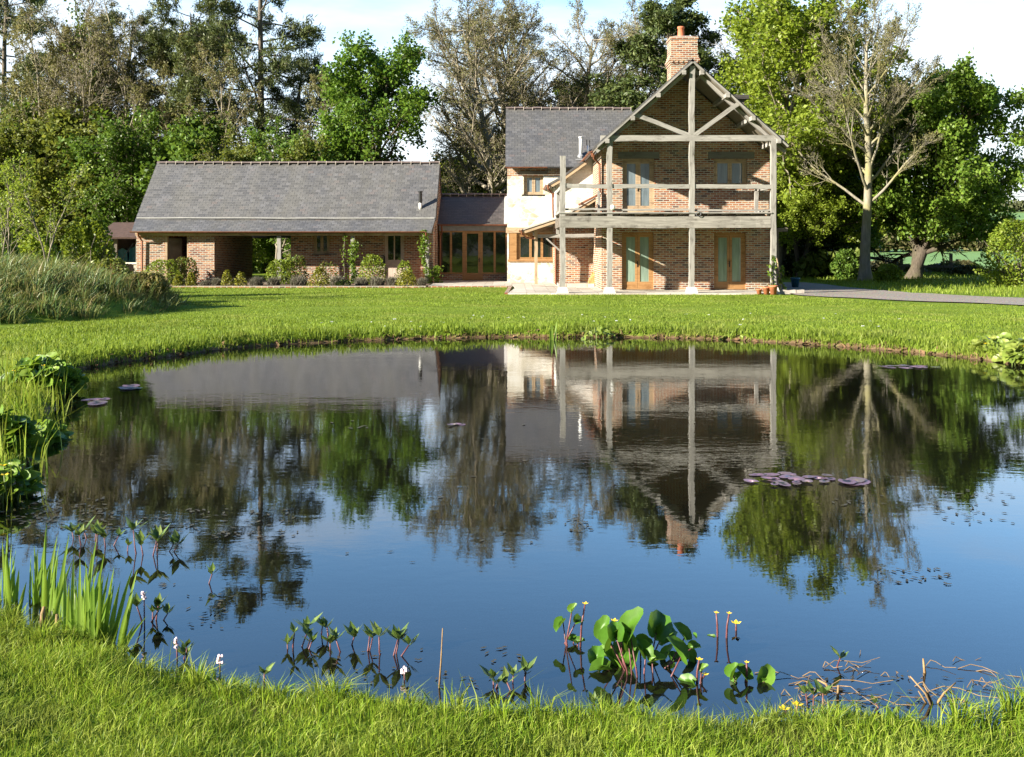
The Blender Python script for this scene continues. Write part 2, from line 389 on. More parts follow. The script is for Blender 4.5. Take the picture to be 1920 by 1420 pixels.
V = np.stack([X, Y, Z], -1).reshape(-1, 3)
I = np.arange(nx_*ny_).reshape(ny_, nx_)
Q = np.stack([I[:-1, :-1], I[:-1, 1:], I[1:, 1:], I[1:, :-1]], -1).reshape(-1, 4)

t = NT('ground'); geo = t.n('NewGeometry'); pos = geo.outputs['Position']; sep = t.n('SeparateXYZ', None, Vector=pos)
n1 = t.noise(pos, .55, 5); n2 = t.noise(pos, 9, 5, .65); n3 = t.noise(pos, 60, 3, .7)
gr = t.ramp(t.math('ADD', t.math('MULTIPLY', n1, .55), t.math('MULTIPLY', n2, .45)), [(.3, (.085, .135, .012)), (.5, (.130, .190, .018)), (.7, (.180, .235, .030))])
gr = t.mix(.4, gr, t.ramp(n3, [(.3, (.25, .25, .25)), (.7, (.8, .8, .8))]), 'OVERLAY')
mud = t.ramp(t.noise(pos, 6, 5, .65), [(.3, (.018, .013, .007)), (.55, (.040, .028, .014)), (.75, (.075, .055, .028))])
soil = t.ramp(n2, [(.3, (.10, .062, .030)), (.7, (.21, .145, .08))])
# fields on the hill: strips by distance, worked by the noise
fx = t.noise(pos, .012, 3); fy = t.math('ADD', sep.outputs[1], t.math('MULTIPLY', sep.outputs[0], .18))
fr = t.ramp(t.math('FRACT', t.math('MULTIPLY', fy, .0031)), [(0, (.13, .23, .08)), (.30, (.17, .28, .10)), (.55, (.14, .24, .085)), (.80, (.13, .19, .06))], 'CONSTANT')  # field greens lightened in place of distance haze
fr = t.mix(.35, fr, t.ramp(fx, [(.3, (.3, .3, .3)), (.7, (.7, .7, .7))]), 'OVERLAY')
c = t.mix(t.n('MapRange', {'interpolation_type': 'SMOOTHSTEP'}, i0=sep.outputs[1], i1=75.0, i2=100.0).outputs[0], gr, fr)
zz = t.math('ADD', sep.outputs[2], t.math('MULTIPLY', t.math('SUBTRACT', t.math('ADD', t.math('MULTIPLY', t.noise(pos, 1.7, 4), .7), t.math('MULTIPLY', n2, .3)), .47), .30))
nearp = t.n('MapRange', None, i0=sep.outputs[1], i1=24.0, i2=25.0).outputs[0]
bank = t.n('MapRange', {'interpolation_type': 'SMOOTHSTEP'}, i0=zz, i1=.055, i2=.095).outputs[0]
c = t.mix(t.math('MAXIMUM', bank, nearp), soil, c)
wet = t.n('MapRange', {'interpolation_type': 'SMOOTHSTEP'}, i0=sep.outputs[2], i1=-.02, i2=.02).outputs[0]
c = t.mix(t.math('MAXIMUM', wet, nearp), mud, c)
gm = t.done(t.pr(Base_Color=c, Roughness=.95, Specular_IOR_Level=.1, Normal=t.bump(t.math('ADD', n2, t.math('MULTIPLY', n3, .5)), .7, .03)))
o = link('ground', mesh_np('ground', V, Q, smooth=True), gm); tag(o, 'green lawn, pond bed and far fields as one ground', None, None, 'structure')

# water
t = NT('water'); geo = t.n('NewGeometry'); pos = geo.outputs['Position']
mpa = t.n('Mapping', None, Vector=pos, Scale=(1.0, 2.1, 1)).outputs[0]
r1 = t.n('TexNoise', None, Vector=mpa, Scale=1.1, Detail=3, Roughness=.5, Distortion=.4).outputs[0]
r2 = t.n('TexNoise', None, Vector=mpa, Scale=5.5, Detail=3, Roughness=.55, Distortion=.3).outputs[0]
calm = t.ramp(t.noise(t.n('Mapping', None, Vector=pos, Scale=(.14, .3, 1)).outputs[0], 1.0, 3), [(.33, (.12, .12, .12)), (.66, (1, 1, 1))])
sp = t.n('SeparateXYZ', None, Vector=pos)
far = t.n('MapRange', {'interpolation_type': 'SMOOTHSTEP'}, i0=sp.outputs[1], i1=4.5, i2=10.0, i3=.30, i4=1.0).outputs[0]
hh = t.math('MULTIPLY', t.math('ADD', t.math('MULTIPLY', r1, .6), t.math('MULTIPLY', r2, .34)), t.math('MULTIPLY', calm, far))
nb = t.bump(hh, 1.0, .0031)
fres = t.n('Fresnel', None, IOR=1.42, Normal=nb).outputs[0]
gl = t.n('BsdfGlossy', None, Color=(.97, .98, 1.0), Roughness=.012, Normal=nb)
tr = t.n('BsdfTransparent', None, Color=(.60, .52, .36))
murk = t.n('BsdfDiffuse', None, Color=(.018, .017, .012))
body = t.n('MixShader', None, i0=.30, i1=tr, i2=murk)
wm = t.done(t.n('MixShader', None, i0=t.math('POWER', fres, .78), i1=body, i2=gl))
mb = MB(); mb.face([(-10, 2.6, 0), (12, 2.6, 0), (12, 23, 0), (-10, 23, 0)])
tag(mb.build('pond_water', wm), 'still dark pond water mirroring the house and trees', None, None, 'structure')

# gravel drive
t = NT('gravel'); pos = t.n('NewGeometry').outputs['Position']
g1 = t.noise(pos, 22, 5, .7); g2 = t.noise(pos, .8, 4); vo = t.n('TexVoronoi', None, Vector=pos, Scale=26).outputs[1]
c = t.ramp(g1, [(.3, (.15, .135, .12)), (.7, (.34, .30, .26))])  # darkened overall to stand in for the house shadow missing on the drive
c = t.mix(.35, c, vo, 'OVERLAY'); c = t.mix(t.ramp(g2, [(.5, (0, 0, 0)), (.75, (.5, .5, .5))]), c, (.30, .25, .19))
grav = t.done(t.pr(Base_Color=c, Roughness=.95, Normal=t.bump(g1, .8, .02), Specular_IOR_Level=.15))
def sheet(name, pts, mat, dz, label, n=1):
    import bmesh
    bm = bmesh.new(); vs = [bm.verts.new((p[0], p[1], 0)) for p in pts]; bm.faces.new(vs)
    bmesh.ops.triangulate(bm, faces=bm.faces[:])
    for _ in range(n): bmesh.ops.subdivide_edges(bm, edges=bm.edges[:], cuts=1, use_grid_fill=True)
    bm.normal_update()
    xy = np.array([v.co[:2] for v in bm.verts]); z = hz(xy[:, 0], xy[:, 1])
    for v, k in zip(bm.verts, z): v.co.z = k + dz
    bm.faces.ensure_lookup_table()
    if bm.faces[0].normal.z < 0: bmesh.ops.reverse_faces(bm, faces=bm.faces[:])
    m = bpy.data.meshes.new(name); bm.to_mesh(m); bm.free()
    return tag(link(name, m, mat), label, None, None, 'structure')
def wob(pts, sub=6, a=.07):
    out = []; P = np.array(pts, float)
    for i in range(len(P)):
        for k in range(sub): out.append(P[i] + (P[(i+1) % len(P)] - P[i])*k/sub + rng.normal(0, a, 2))
    return out
sheet('gravel_drive', wob([(9.95,35.2),(12.2,31.8),(14.6,28.9),(18,26),(24,23),(30,22),(30,25),(22,29),(17.2,32.6),(14.6,36.5),(13.8,41),(13.6,46.6),(10.3,47.4),(9.9,41)]), grav, .035, 'grey gravel drive beside the house', 3)
soil_m = simple('bed_soil', (.13, .085, .055), .95, .4, 9, 0, .6)
sheet('flower_bed', wob([(-14.2,41.6),(-3.6,41.6),(-3.6,46.8),(-17.2,46.8),(-17.2,43.5)], 5, .03), soil_m, .03, 'bare soil bed along the barn front', 3)
# paving: pale stone flags with joints
t = NT('paving'); uv = t.uv()
br = t.n('TexBrick', {'offset': .37}, Vector=uv, Color1=(0, 0, 0), Color2=(1, 1, 1), Mortar=(0, 0, 0), Scale=1.0, Mortar_Size=.015, Brick_Width=.85, Row_Height=.6, Bias=0.)
c = t.ramp(br.outputs[0], [(0, (.36, .32, .27)), (.5, (.47, .43, .37)), (1, (.56, .52, .46))])
c = t.mix(.4, c, t.ramp(t.noise(uv, 6, 5, .65), [(.3, (.3, .3, .3)), (.7, (.7, .7, .7))]), 'OVERLAY'); c = t.mix(br.outputs[1], c, (.26, .22, .17))
pave = t.done(t.pr(Base_Color=c, Roughness=.8, Normal=t.bump(t.math('SUBTRACT', t.noise(uv, 9, 4), br.outputs[1]), .4, .02), Specular_IOR_Level=.2))
brick_kerb = M['brick_barn']
def slab(name, pts, z0, z1, mat, label):
    mb = MB(); mb.prism([(p[0], p[1], z1) for p in pts], (0, 0, z0 - z1)); return tag(mb.build(name, mat), label, None, None, 'structure')
slab('front_terrace', [(-.15,36.0),(1.6,35.75),(9.2,35.75),(9.2,38.29),(3.41,38.29),(3.41,42.49),(1.87,42.49),(1.87,45.99),(-.2,45.99),(.15,40.5)], -.1, .15, pave, 'pale stone flags under the balcony')
slab('link_terrace', [(-3.5,42.0),(-.02,42.0),(.0,44.2),(-.21,45.99),(-.21,48.45),(-3.5,48.45)], -.1, .155, pave, 'pale stone flags before the glazed link')
slab('terrace_step', [(1.9,41.2),(3.38,41.2),(3.38,42.48),(1.9,42.48)], .15, .27, pave, 'low pale stone step against the brick recess')
mb = MB()
mb.box(-14.0, -3.55, 41.42, 41.58, -.05, .17); mb.box(-3.5, -.02, 41.86, 41.995, -.05, .165); mb.beam((-.06, 41.9, .06), (-.2, 36.1, .06), .14, .2)
tag(mb.build('brick_edging', brick_kerb), 'red brick edging between lawn and bed', None, None, 'structure')
mb = MB(); mb.box(-12.4, -10.3, 45.0, 70, -.05, .125)
tag(mb.build('passage_path', grav), 'gravel path through the barn passage', None, None, 'structure')
# ------------------------------------------------------------------ building helpers
def holes_wall(mb, x0, x1, z0, z1, y0, y1, holes):
    """vertical wall facing -Y with rectangular openings (hx0,hx1,hz0,hz1)"""
    xs = sorted({x0, x1, *[h[0] for h in holes], *[h[1] for h in holes]}); xs = [x for x in xs if x0 <= x <= x1]
    for a, b in zip(xs[:-1], xs[1:]):
        hs = sorted([(max(h[2], z0), min(h[3], z1)) for h in holes if h[0] < b - 1e-6 and h[1] > a + 1e-6])
        z = z0
        for c, d in hs:
            if c > z + 1e-6: mb.box(a, b, y0, y1, z, c)
            z = d
        if z1 > z + 1e-6: mb.box(a, b, y0, y1, z, z1)
def glazing(root, name, x0, x1, z0, z1, y, n, wood, glass, fw=.075, sw=.065, bot=None, sill=None, handle=False, gap_rows=None, label=None, back=None):
    """casement or glazed door: outer frame and n leaves; panes (and handle) are its sub-parts. front face of frame at y"""
    d = .09; mb = MB(); bot = bot or sw
    mb.box(x0, x0+fw, y, y+d, z0, z1); mb.box(x1-fw, x1, y, y+d, z0, z1); mb.box(x0+fw, x1-fw, y, y+d, z1-fw, z1); mb.box(x0+fw, x1-fw, y, y+d, z0, z0+.05)
    w = (x1 - x0 - 2*fw) / n; panes = []
    for i in range(n):
        a = x0 + fw + w*i + .004; b = a + w - .008; c = z0 + .054; e = z1 - fw - .004; y2 = y + .012; d2 = .06
        mb.box(a, a+sw, y2, y2+d2, c, e); mb.box(b-sw, b, y2, y2+d2, c, e); mb.box(a+sw, b-sw, y2, y2+d2, e-sw, e); mb.box(a+sw, b-sw, y2, y2+d2, c, c+bot)
        panes.append((a+sw, b-sw, c+bot, e-sw))
    f = mb.build(name, wood, root)
    if label: f['label'] = label
    for p in panes:
        m = MB(); m.box(p[0], p[1], y+.035, y+.05, p[2], p[3]); m.build('pane', glass, f)
    if sill:
        m = MB(); m.box(x0-.08, x1+.08, y-.10, y+.06, z0-.07, z0-.002); m.build('sill', sill, f)
    if handle:
        hx = (x0 + x1)/2 + .0 if n == 2 else x1 - fw - .05; m = MB(); zc = z0 + .98
        m.box(hx-.018, hx+.018, y-.005, y+.011, zc-.12, zc+.10); m.tube([(hx, y-.0, zc), (hx, y-.05, zc), (hx-.10, y-.05, zc)], .010, 6); m.build('handle', M['black'], f)
    return f
def roof_slab(mb, a, b, c, d, th):
    """quad a,b (eaves) c,d (ridge) with thickness th measured downwards along z"""
    up = [np.array(p, float) for p in (a, b, c, d)]; n = np.cross(up[1]-up[0], up[3]-up[0]); n /= np.linalg.norm(n)
    if n[2] < 0: n = -n
    mb.prism(up, -n*th)
def gutter(root, p, q, r=.055, name='gutter'):
    mb = MB(); p = np.array(p, float); q = np.array(q, float); d = (q-p)/np.linalg.norm(q-p); s = np.cross(d, (0, 0, 1.))
    prof = [(math.cos(a)*r, -abs(math.sin(a))*r) for a in np.linspace(math.pi, 2*math.pi, 7)]
    inn = [(x*.88, z*.88) for x, z in prof][::-1]
    ring = prof + inn
    mb.prism([p + s*x + np.array((0, 0, z)) for x, z in ring], q - p)
    return mb.build(name, M['copper'], root)
rngh = np.random.default_rng(21)

# ------------------------------------------------------------------ the house
HG = (3.415, 9.82, 38.3)                 # gable block: left, right, front
hx0, hx1, hy = HG
house = empty('brick_house', (6.5, 38.3, .1), 'brick gabled house with white stone wing, oak balcony and tall chimney by the pond', 'house')
SL = .888; APX, APZ = 6.46, 8.53
def slope_z(x): return APZ - SL*abs(x - APX)
k2 = hy/F
g = lambda px, py: ((px - CX)*k2, CH - (py - HY)*k2)
D1 = (g(1166, 0)[0], g(1226, 0)[0], .17, g(0, 436)[1]); D2 = (g(1339, 0)[0], g(1399, 0)[0], .17, g(0, 437)[1])
U1 = (g(1167, 0)[0], g(1227, 0)[0], 3.06, g(0, 298)[1]); U2 = (g(1338, 0)[0], g(1401, 0)[0], g(0, 350)[1], g(0, 298)[1])
wall = MB()
ze = slope_z(hx0) - .22; zr = slope_z(hx1) - .22
holes_wall(wall, hx0, hx1, .1, 5.3, hy, hy+.3, [D1, D2, U1, U2])
zl = min(ze, zr)
wall.prism([(hx0, hy, 5.3), (hx1, hy, 5.3), (hx1, hy, zr), (APX, hy, APZ-.25), (hx0, hy, ze)], (0, .3, 0))
wall.box(hx0, hx0+.3, hy+.3, 45.99, .1, ze-.02); wall.box(hx1-.3, hx1, hy+.3, 43.5, .1, zr-.02)
wall.build('wall', M['brick'], house)
mb = MB(); mb.box(hx0+.31, hx1-.31, hy+1.6, hy+1.7, .2, 5.5); mb.build('inner_wall', M['plaster'], house)
# recessed brick block and white stone storey over it
rb = MB(); rb.box(1.87, hx0, 42.5, 42.8, .1, 3.3); rb.box(1.87, 2.17, 42.8, 46, .1, 3.0); rb.build('wall', M['brick'], house)['label'] = 'recessed brick wall beside the porch'
cz = lambda x: 4.40 + (x - 1.66)*.745         # underside of the cat-slide
stn = MB(); stn.prism([(1.87, 42.48, 3.0), (hx0-.002, 42.48, 3.0), (hx0-.002, 42.48, cz(hx0)), (1.87, 42.48, cz(1.87))], (0, .3, 0))
stn.box(1.872, 2.17, 42.782, 46, 3.0, cz(1.87)-.02)
stn.build('wall', M['stone'], house)['label'] = 'white limewashed stone upper wall under the catslide roof'
wg = MB(); ww = (at(982, 0, 46)[0], at(1019, 0, 46)[0], at(0, 365, 46)[2], at(0, 327, 46)[2]); wl = (at(954, 0, 46)[0], at(1042, 0, 46)[0], at(0, 487, 46)[2], at(0, 437, 46)[2])
holes_wall(wg, -.22, hx0, .1, 5.02, 46, 46.35, [ww, wl]); wg.build('wall', M['stone'], house)['label'] = 'white limewashed stone wall of the left wing'
wb = MB(); wb.box(-.22, hx0, 46, 46.35, 5.02, 5.5); wb.prism([(-.22, 46.351, .1), (-.22, 52.2, .1), (-.22, 52.2, 5.4), (-.22, 49.1, 8.3), (-.22, 46.351, 5.5)], (.3, 0, 0)); wb.build('wall', M['brick'], house)['label'] = 'brick band under the wing eaves'
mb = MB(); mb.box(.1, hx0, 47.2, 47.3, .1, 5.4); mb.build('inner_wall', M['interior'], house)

# roofs
r = MB(); th = .10
F0, B0 = 35.93, 43.6
for sgn, xe in ((-1, APX-3.43), (1, APX+3.43)):
    zeave = slope_z(xe)
    roof_slab(r, (xe, F0, zeave), (xe, B0, zeave), (APX - sgn*0, B0, APZ), (APX, F0, APZ), th)
r.build('roof', M['slate_wing'], house)
r = MB(); roof_slab(r, (-.30, 45.62, 5.42), (5.85, 45.62, 5.42), (5.85, 49.1, 8.52), (-.30, 49.1, 8.52), .09); roof_slab(r, (-.30, 52.6, 5.42), (5.85, 52.6, 5.42), (5.85, 49.1, 8.515), (-.30, 49.1, 8.515), .09)
r.build('roof', M['slate_wing'], house)['label'] = 'grey slate roof of the left wing'
def ridge_tiles(root, x0, x1, y, z, n, r=.13):
    m = MB()
    for i in range(n):
        m.cur = 0
        a = x0 + (x1-x0)*i/n; b = x0 + (x1-x0)*(i+1)/n; zz = z + rngh.normal(0, .008)
        for q in range(4):
            t0 = math.pi*(.12 + .76*q/4); t1 = math.pi*(.12 + .76*(q+1)/4)
            m.face([(a, y-r*math.cos(t0), zz-.09+r*math.sin(t0)), (b, y-r*math.cos(t0), zz-.09+r*math.sin(t0)), (b, y-r*math.cos(t1), zz-.09+r*math.sin(t1)), (a, y-r*math.cos(t1), zz-.09+r*math.sin(t1))])
        m.cur = 1; m.tube([(b-.014, y, zz-.09), (b+.010, y, zz-.09)], r*1.015, 12)
    m.build('ridge', [M['ridge'], M['mortar']], root)
ridge_tiles(house, -.3, 5.8, 49.1, 8.56, 14)
# catslide (upper) and porch (lower) roofs
r = MB()
roof_slab(r, (3.10, 42.2, 5.50), (3.10, 46, 5.50), (2.05, 46, 4.74), (2.05, 42.2, 4.74), .09)
roof_slab(r, (2.05, 42.2, 4.74), (2.05, 46, 4.74), (1.52, 46, 4.44), (1.52, 42.2, 4.44), .09)
r.build('roof', M['slate_wing'], house)['label'] = 'small catslide roof over the stone wall'
r = MB()
roof_slab(r, (3.41, 41.0, 3.86), (3.41, 45.99, 3.86), (2.12, 45.99, 3.08), (2.12, 41.0, 3.08), .08)
roof_slab(r, (2.12, 41.0, 3.08), (2.12, 45.99, 3.08), (.42, 45.99, 2.52), (.42, 41.0, 2.52), .08)
r.build('roof', M['slate_wing'], house)['label'] = 'lean to porch roof left of the balcony'
for a_, b_, h_ in (((3.38, 41.03, 3.74), (2.12, 41.03, 2.95), .16), ((2.12, 41.03, 2.95), (.5, 41.03, 2.41), .14), ((3.1, 42.24, 5.33), (2.05, 42.24, 4.58), .15), ((2.05, 42.24, 4.58), (1.56, 42.24, 4.30), .13)):
    v = MB(); v.beam(a_, b_, .05, h_); v.build('verge_board', M['oak_tan'], house)
for a_, b_ in (((2.12, 40.985, 3.045), (.46, 40.985, 2.50)), ((3.41, 40.985, 3.83), (2.12, 40.985, 3.05))):
    mo = MB(); mo.beam(a_, b_, .03, .05); mo.build('verge_mortar', M['mortar'], house)
gutter(house, (.36, 40.95, 2.50), (.36, 46, 2.50)); gutter(house, (1.47, 42.15, 4.42), (1.47, 46, 4.42)); gutter(house, (-.3, 45.55, 5.40), (1.6, 45.55, 5.40)); gutter(house, (2.98, 38.0, 5.42), (2.98, 43.5, 5.42))
gutter(house, (APX+3.5, 35.95, 5.42), (APX+3.5, 43.5, 5.42))
for path, r_ in (([(1.50, 42.12, 4.38), (1.52, 42.14, 4.22), (1.72, 42.4, 4.02), (1.74, 42.42, 3.0)], .042), ([(3.06, 38.05, 5.36), (3.10, 38.1, 5.15), (3.33, 38.25, 4.95), (3.35, 38.26, 3.9), (3.28, 39.0, 3.78), (2.75, 41.2, 3.52)], .042), ([(.38, 40.98, 2.46), (.40, 41.02, 2.32), (.62, 41.3, 2.16), (1.02, 41.55, 2.12)], .036), ([(1.84, 42.46, 2.6), (1.84, 42.46, .2)], .036), ([(9.93, 38.0, 5.3), (9.93, 38.26, 5.0), (9.93, 38.26, .2)], .042)):
    p = MB(); p.tube(path, r_, 8); p.build('downpipe', M['copper'], house)
h = MB(); h.prism([(2.98, 38.04, 5.42), (3.14, 38.04, 5.42), (3.11, 38.04, 5.2), (3.01, 38.04, 5.2)], (0, .14, 0)); h.build('hopper', M['copper'], house); h = MB(); h.prism([(1.66, 42.3, 4.06), (1.8, 42.3, 4.06), (1.77, 42.3, 3.86), (1.69, 42.3, 3.86)], (0, .12, 0)); h.build('hopper', M['copper'], house)

# timber front: gable truss, posts, balcony
py = 36.03
def post(x, y, z0, z1, w=.2, name='post', mat='oak_grey', seg=9, j=.012):
    m = MB(); m.beam((x, y, z0), (x, y, z1), w, w, (0, 1, 0), seg, j, rngh); return m.build(name, M[mat], house)
pads = MB()
for x, z1 in ((1.815, 5.06), (3.497, 5.60), (6.44, 5.60), (9.363, 5.60)):
    post(x, py, .36, z1, .18 if x > 2 else .19)
    m = MB(); m.prism([(x-.22, py-.2, .1), (x+.22, py-.2, .1), (x+.14, py-.13, .36), (x-.14, py-.13, .36)], (0, .32, 0)); m.build('pad_stone', M['plaster'], house)
post(6.44, py, 5.79, 8.28, .185, 'king_post')
m = MB(); m.beam((3.18, py+.01, 5.69), (9.75, py+.01, 5.69), .2, .21, (0, 0, 1), 12, .008, rngh); m.build('tie_beam', M['oak_grey'], house)
m = MB()
m.beam((4.38, py, 6.55), (6.35, py, 5.80), .15, .17, (0, 1, 0), 5, .006, rngh); m.build('strut', M['oak_grey'], house)
m = MB(); m.beam((8.12, py, 6.95), (6.53, py, 5.80), .15, .17, (0, 1, 0), 5, .006, rngh); m.build('strut', M['oak_grey'], house)
bx = 3.40
for sg, nm in ((-1, 'bargeboard'), (1, 'bargeboard')):
    m = MB(); a = np.array((APX + sg*.02, 35.95, APZ-.13)); b = np.array((APX + sg*bx, 35.95, slope_z(APX+bx)-.13))
    m.beam(a, b, .06, .24, (0, 1, 0), 8, .004, rngh)
    d = (b-a)/np.linalg.norm(b-a); nn = np.array((d[2], 0, -d[0])) * (1 if d[0]*1 > 0 else -1)
    m.build(nm, M['oak_grey'], house)
    s = MB()                                   # rafters and boarded soffit under the overhang
    s.prism([a + (0, .06, -.05), b + (0, .06, -.05), b + (0, .06, .0), a + (0, .06, .0)], (0, 2.28, 0)); s.build('soffit', M['soffit'], house)
    e = MB()
    for q in (.09, .36, .63, .90):              # purlin ends through the bargeboard
        c = a + (b-a)*q; e.box(c[0]-.07, c[0]+.07, 35.80, 38.2, c[2]-.18, c[2]-.03)
    e.build('purlin', M['oak_grey'], house)
    rf = MB(); a2 = a + (0, .32, -.15); b2 = b + (0, .32, -.15); rf.beam(a2, b2, .11, .17, (0, 1, 0), 6, .005, rngh); rf.build('rafter', M['oak_grey'], house)
m = MB(); m.beam((1.72, py-.02, 2.69), (9.26, py-.02, 2.69), .17, .41, (0, 0, 1), 14, .008, rngh); m.build('deck_beam', M['oak_beam'], house)
m = MB(); m.beam((1.8, 36.14, 2.70), (1.8, 40.4, 2.70), .14, .34, (0, 0, 1), 6, .006, rngh); m.beam((9.3, 36.14, 2.70), (9.3, 38.29, 2.70), .14, .34)
for i, x in enumerate(np.arange(2.3, 9.2, .52)): m.beam((x, 36.10, 2.91), (x, 38.28 if x > 3.3 else 40.3, 2.91), .06, .175)
m.build('deck_joists', M['oak_dark'], house)
m = MB()
for i in range(17):
    y0 = 35.90 + i*.142
    m.box(1.68, 9.30, y0, y0+.132, 3.0, 3.04)
for i in range(14):
    y0 = 38.314 + i*.142; m.box(1.68, 3.38, y0, y0+.132, 3.0, 3.04)
m.build('deck', M['oak_grey'], house)
for xa, xb, z in ((1.9, 3.42, 3.99), (3.6, 6.35, 3.985), (6.55, 9.29, 3.97)):
    m = MB(); m.beam((xa, py, z), (xb, py, z-.02), .12, .15, (0, 0, 1), 6, .006, rngh); m.build('handrail', M['oak_grey'], house)
for xa, xb, z in ((1.9, 3.42, 3.15), (3.6, 6.35, 3.13), (6.55, 9.29, 3.11)):
    m = MB(); m.beam((xa, py, z), (xb, py, z), .07, .07, (0, 0, 1), 6, .006, rngh); m.build('lower_rail', M['oak_grey'], house)
m = MB(); m.beam((9.3, 36.1, 3.95), (9.3, 38.28, 3.95), .12, .13); m.build('handrail', M['oak_grey'], house); m = MB(); m.beam((9.3, 36.1, 3.12), (9.3, 38.28, 3.12), .06, .06); m.build('lower_rail', M['oak_grey'], house); m = MB(); m.beam((1.82, 36.1, 3.97), (1.82, 40.3, 3.97), .11, .13); m.build('handrail', M['oak_grey'], house); m = MB(); m.beam((1.82, 36.1, 3.13), (1.82, 40.3, 3.13), .06, .06); m.build('lower_rail', M['oak_grey'], house)
post(9.22, 37.9, 2.95, 3.9, .13, 'rail_post', seg=3); post(3.30, 38.2, 2.95, 3.92, .09, 'rail_post', seg=3); post(1.83, 40.2, 2.3, 3.92, .12, 'rail_post', seg=3)
post(10.12, 38.5, .1, 2.5, .17, 'post', 'oak_dark', 5); m = MB(); m.beam((9.86, 38.5, 2.42), (10.55, 38.5, 2.46), .16, .15); m.build('side_beam', M['oak_dark'], house)
# porch timber
px_ = at(1005, 0, 41.4)[0]
m = MB(); m.beam((px_, 41.4, .25), (px_, 41.4, 2.50), .13, .13, (0, 1, 0), 6, .006, rngh); m.build('porch_post', M['oak_tan'], house)
m = MB(); m.beam((px_-.05, 41.4, 2.22), (3.38, 41.4, 2.26), .12, .15, (0, 0, 1), 6, .005, rngh); m.beam((px_+.42, 41.4, 2.14), (1.98, 41.4, 1.62), .06, .11, (0, 1, 0)); m.beam((px_, 41.46, 2.36), (px_, 45.9, 2.36), .1, .14); m.build('porch_beam', M['oak_grey'], house)
# deck clutter: boards lying on the balcony
m = MB(); m.beam((4.45, 37.2, 3.06), (6.3, 37.0, 3.09), .15, .03); m.beam((4.8, 37.5, 3.06), (6.35, 37.35, 3.08), .12, .03)
tag(m.build('loose_boards', M['oak_gold']), 'two loose boards lying on the balcony deck', 'board')

# openings
rv = .10
def lintel(x0, x1, z, h=.24, d=.03): m = MB(); m.box(x0, x1, hy-d, hy+.2, z, z+h); m.build('lintel', M['oak_lintel'], house)
lintel(g(1159, 0)[0], g(1236, 0)[0], U1[3]+.003, .25); lintel(g(1328, 0)[0], g(1414, 0)[0], U2[3]+.003, .25)
glazing(house, 'door', *D1, hy+rv, 2, M['oak_gold'], M['glass_pale'], .085, .09, .24, M['oak_gold'], True, label='left ground floor glazed double door')
glazing(house, 'door', *D2, hy+rv, 2, M['oak_gold'], M['glass_pale'], .085, .09, .24, M['oak_gold'], True, label='right ground floor glazed double door')
glazing(house, 'door', *U1, hy+rv, 2, M['oak_tan'], M['glass_sky'], .085, .09, .25, None, True, label='upper glazed double door onto the balcony')
glazing(house, 'window', *U2, hy+rv, 2, M['oak_tan'], M['glass_sky'], .085, .075, None, M['oak_dark'], label='upper window over the balcony')
glazing(house, 'window', *ww, 46.10, 2, M['oak_tan'], M['glass_sky'], .08, .07, None, M['oak_tan'], label='small upper window in the white stone wing')
mm = MB(); mm.box(ww[0]-.18, ww[1]+.18, 45.97, 46.2, ww[3]+.003, ww[3]+.16); mm.build('lintel', M['oak_dark'], house)
wlf = glazing(house, 'window', wl[0]+.36, wl[1], wl[2], wl[3], 46.06, 3, M['oak_gold'], M['glass_dark'], .11, .05, None, None, label='long three light oak window under the porch')
mm = MB(); mm.box(wl[0]-.05, wl[1]+.08, 45.93, 46.2, wl[2]-.09, wl[2]-.002); mm.build('sill', M['oak_gold'], wlf)
mm = MB(); mm.box(wl[0]+.02, wl[0]+.355, 45.99, 46.2, wl[2], wl[3]); mm.build('oak_panel', M['oak_gold'], house)
mm = MB(); mm.box(-.28, 2.2, 45.96, 46.2, wl[3]+.003, wl[3]+.25); mm.build('lintel', M['oak_tan'], house)
# chimney
cx0, cx1 = at(1258, 0, 41)[0], at(1308, 0, 41)[0]; cy0, cy1 = 41.0, 42.0
ctop = at(0, 66, 41)[2]
c = MB(); c.box(cx0, cx1, cy0, cy1, 6.4, 9.22); z = 9.22
for dz, e in ((.075, .03), (.08, .06), (.085, .085), (.08, .05), (.085, .03)):
    c.box(cx0-e, cx1+e, cy0-e, cy1+e, z, z+dz); z += dz
c.box(cx0+.0, cx1-.0, cy0+.0, cy1-.0, z, ctop-.16); c.box(cx0-.03, cx1+.03, cy0-.03, cy1+.03, ctop-.16, ctop-.06)
chim = c.build('chimney', M['brick'], house)
for i in range(6):
    d = MB(); x = cx0 - .06 + (cx1-cx0+.12)*(i+.5)/6; d.box(x-.04, x+.04, cy0-.088, cy0-.02, 9.30, 9.375); d.build('dentil', M['brick'], chim)
m = MB(); m.prism([(cx0, cy0, ctop-.06), (cx1, cy0, ctop-.06), (cx1-.25, cy0+.3, ctop+.03), (cx0+.25, cy0+.3, ctop+.03)], (0, .45, 0)); m.build('flaunching', M['mortar'], chim)
m = MB(); m.lathe(((cx0+cx1)/2-.05, 41.5, ctop-.02), [(.15, 0), (.14, .1), (.125, .38), (.15, .40), (.15, .46), (.10, .47)]); m.build('chimney_pot', M['pot_clay'], chim, True)
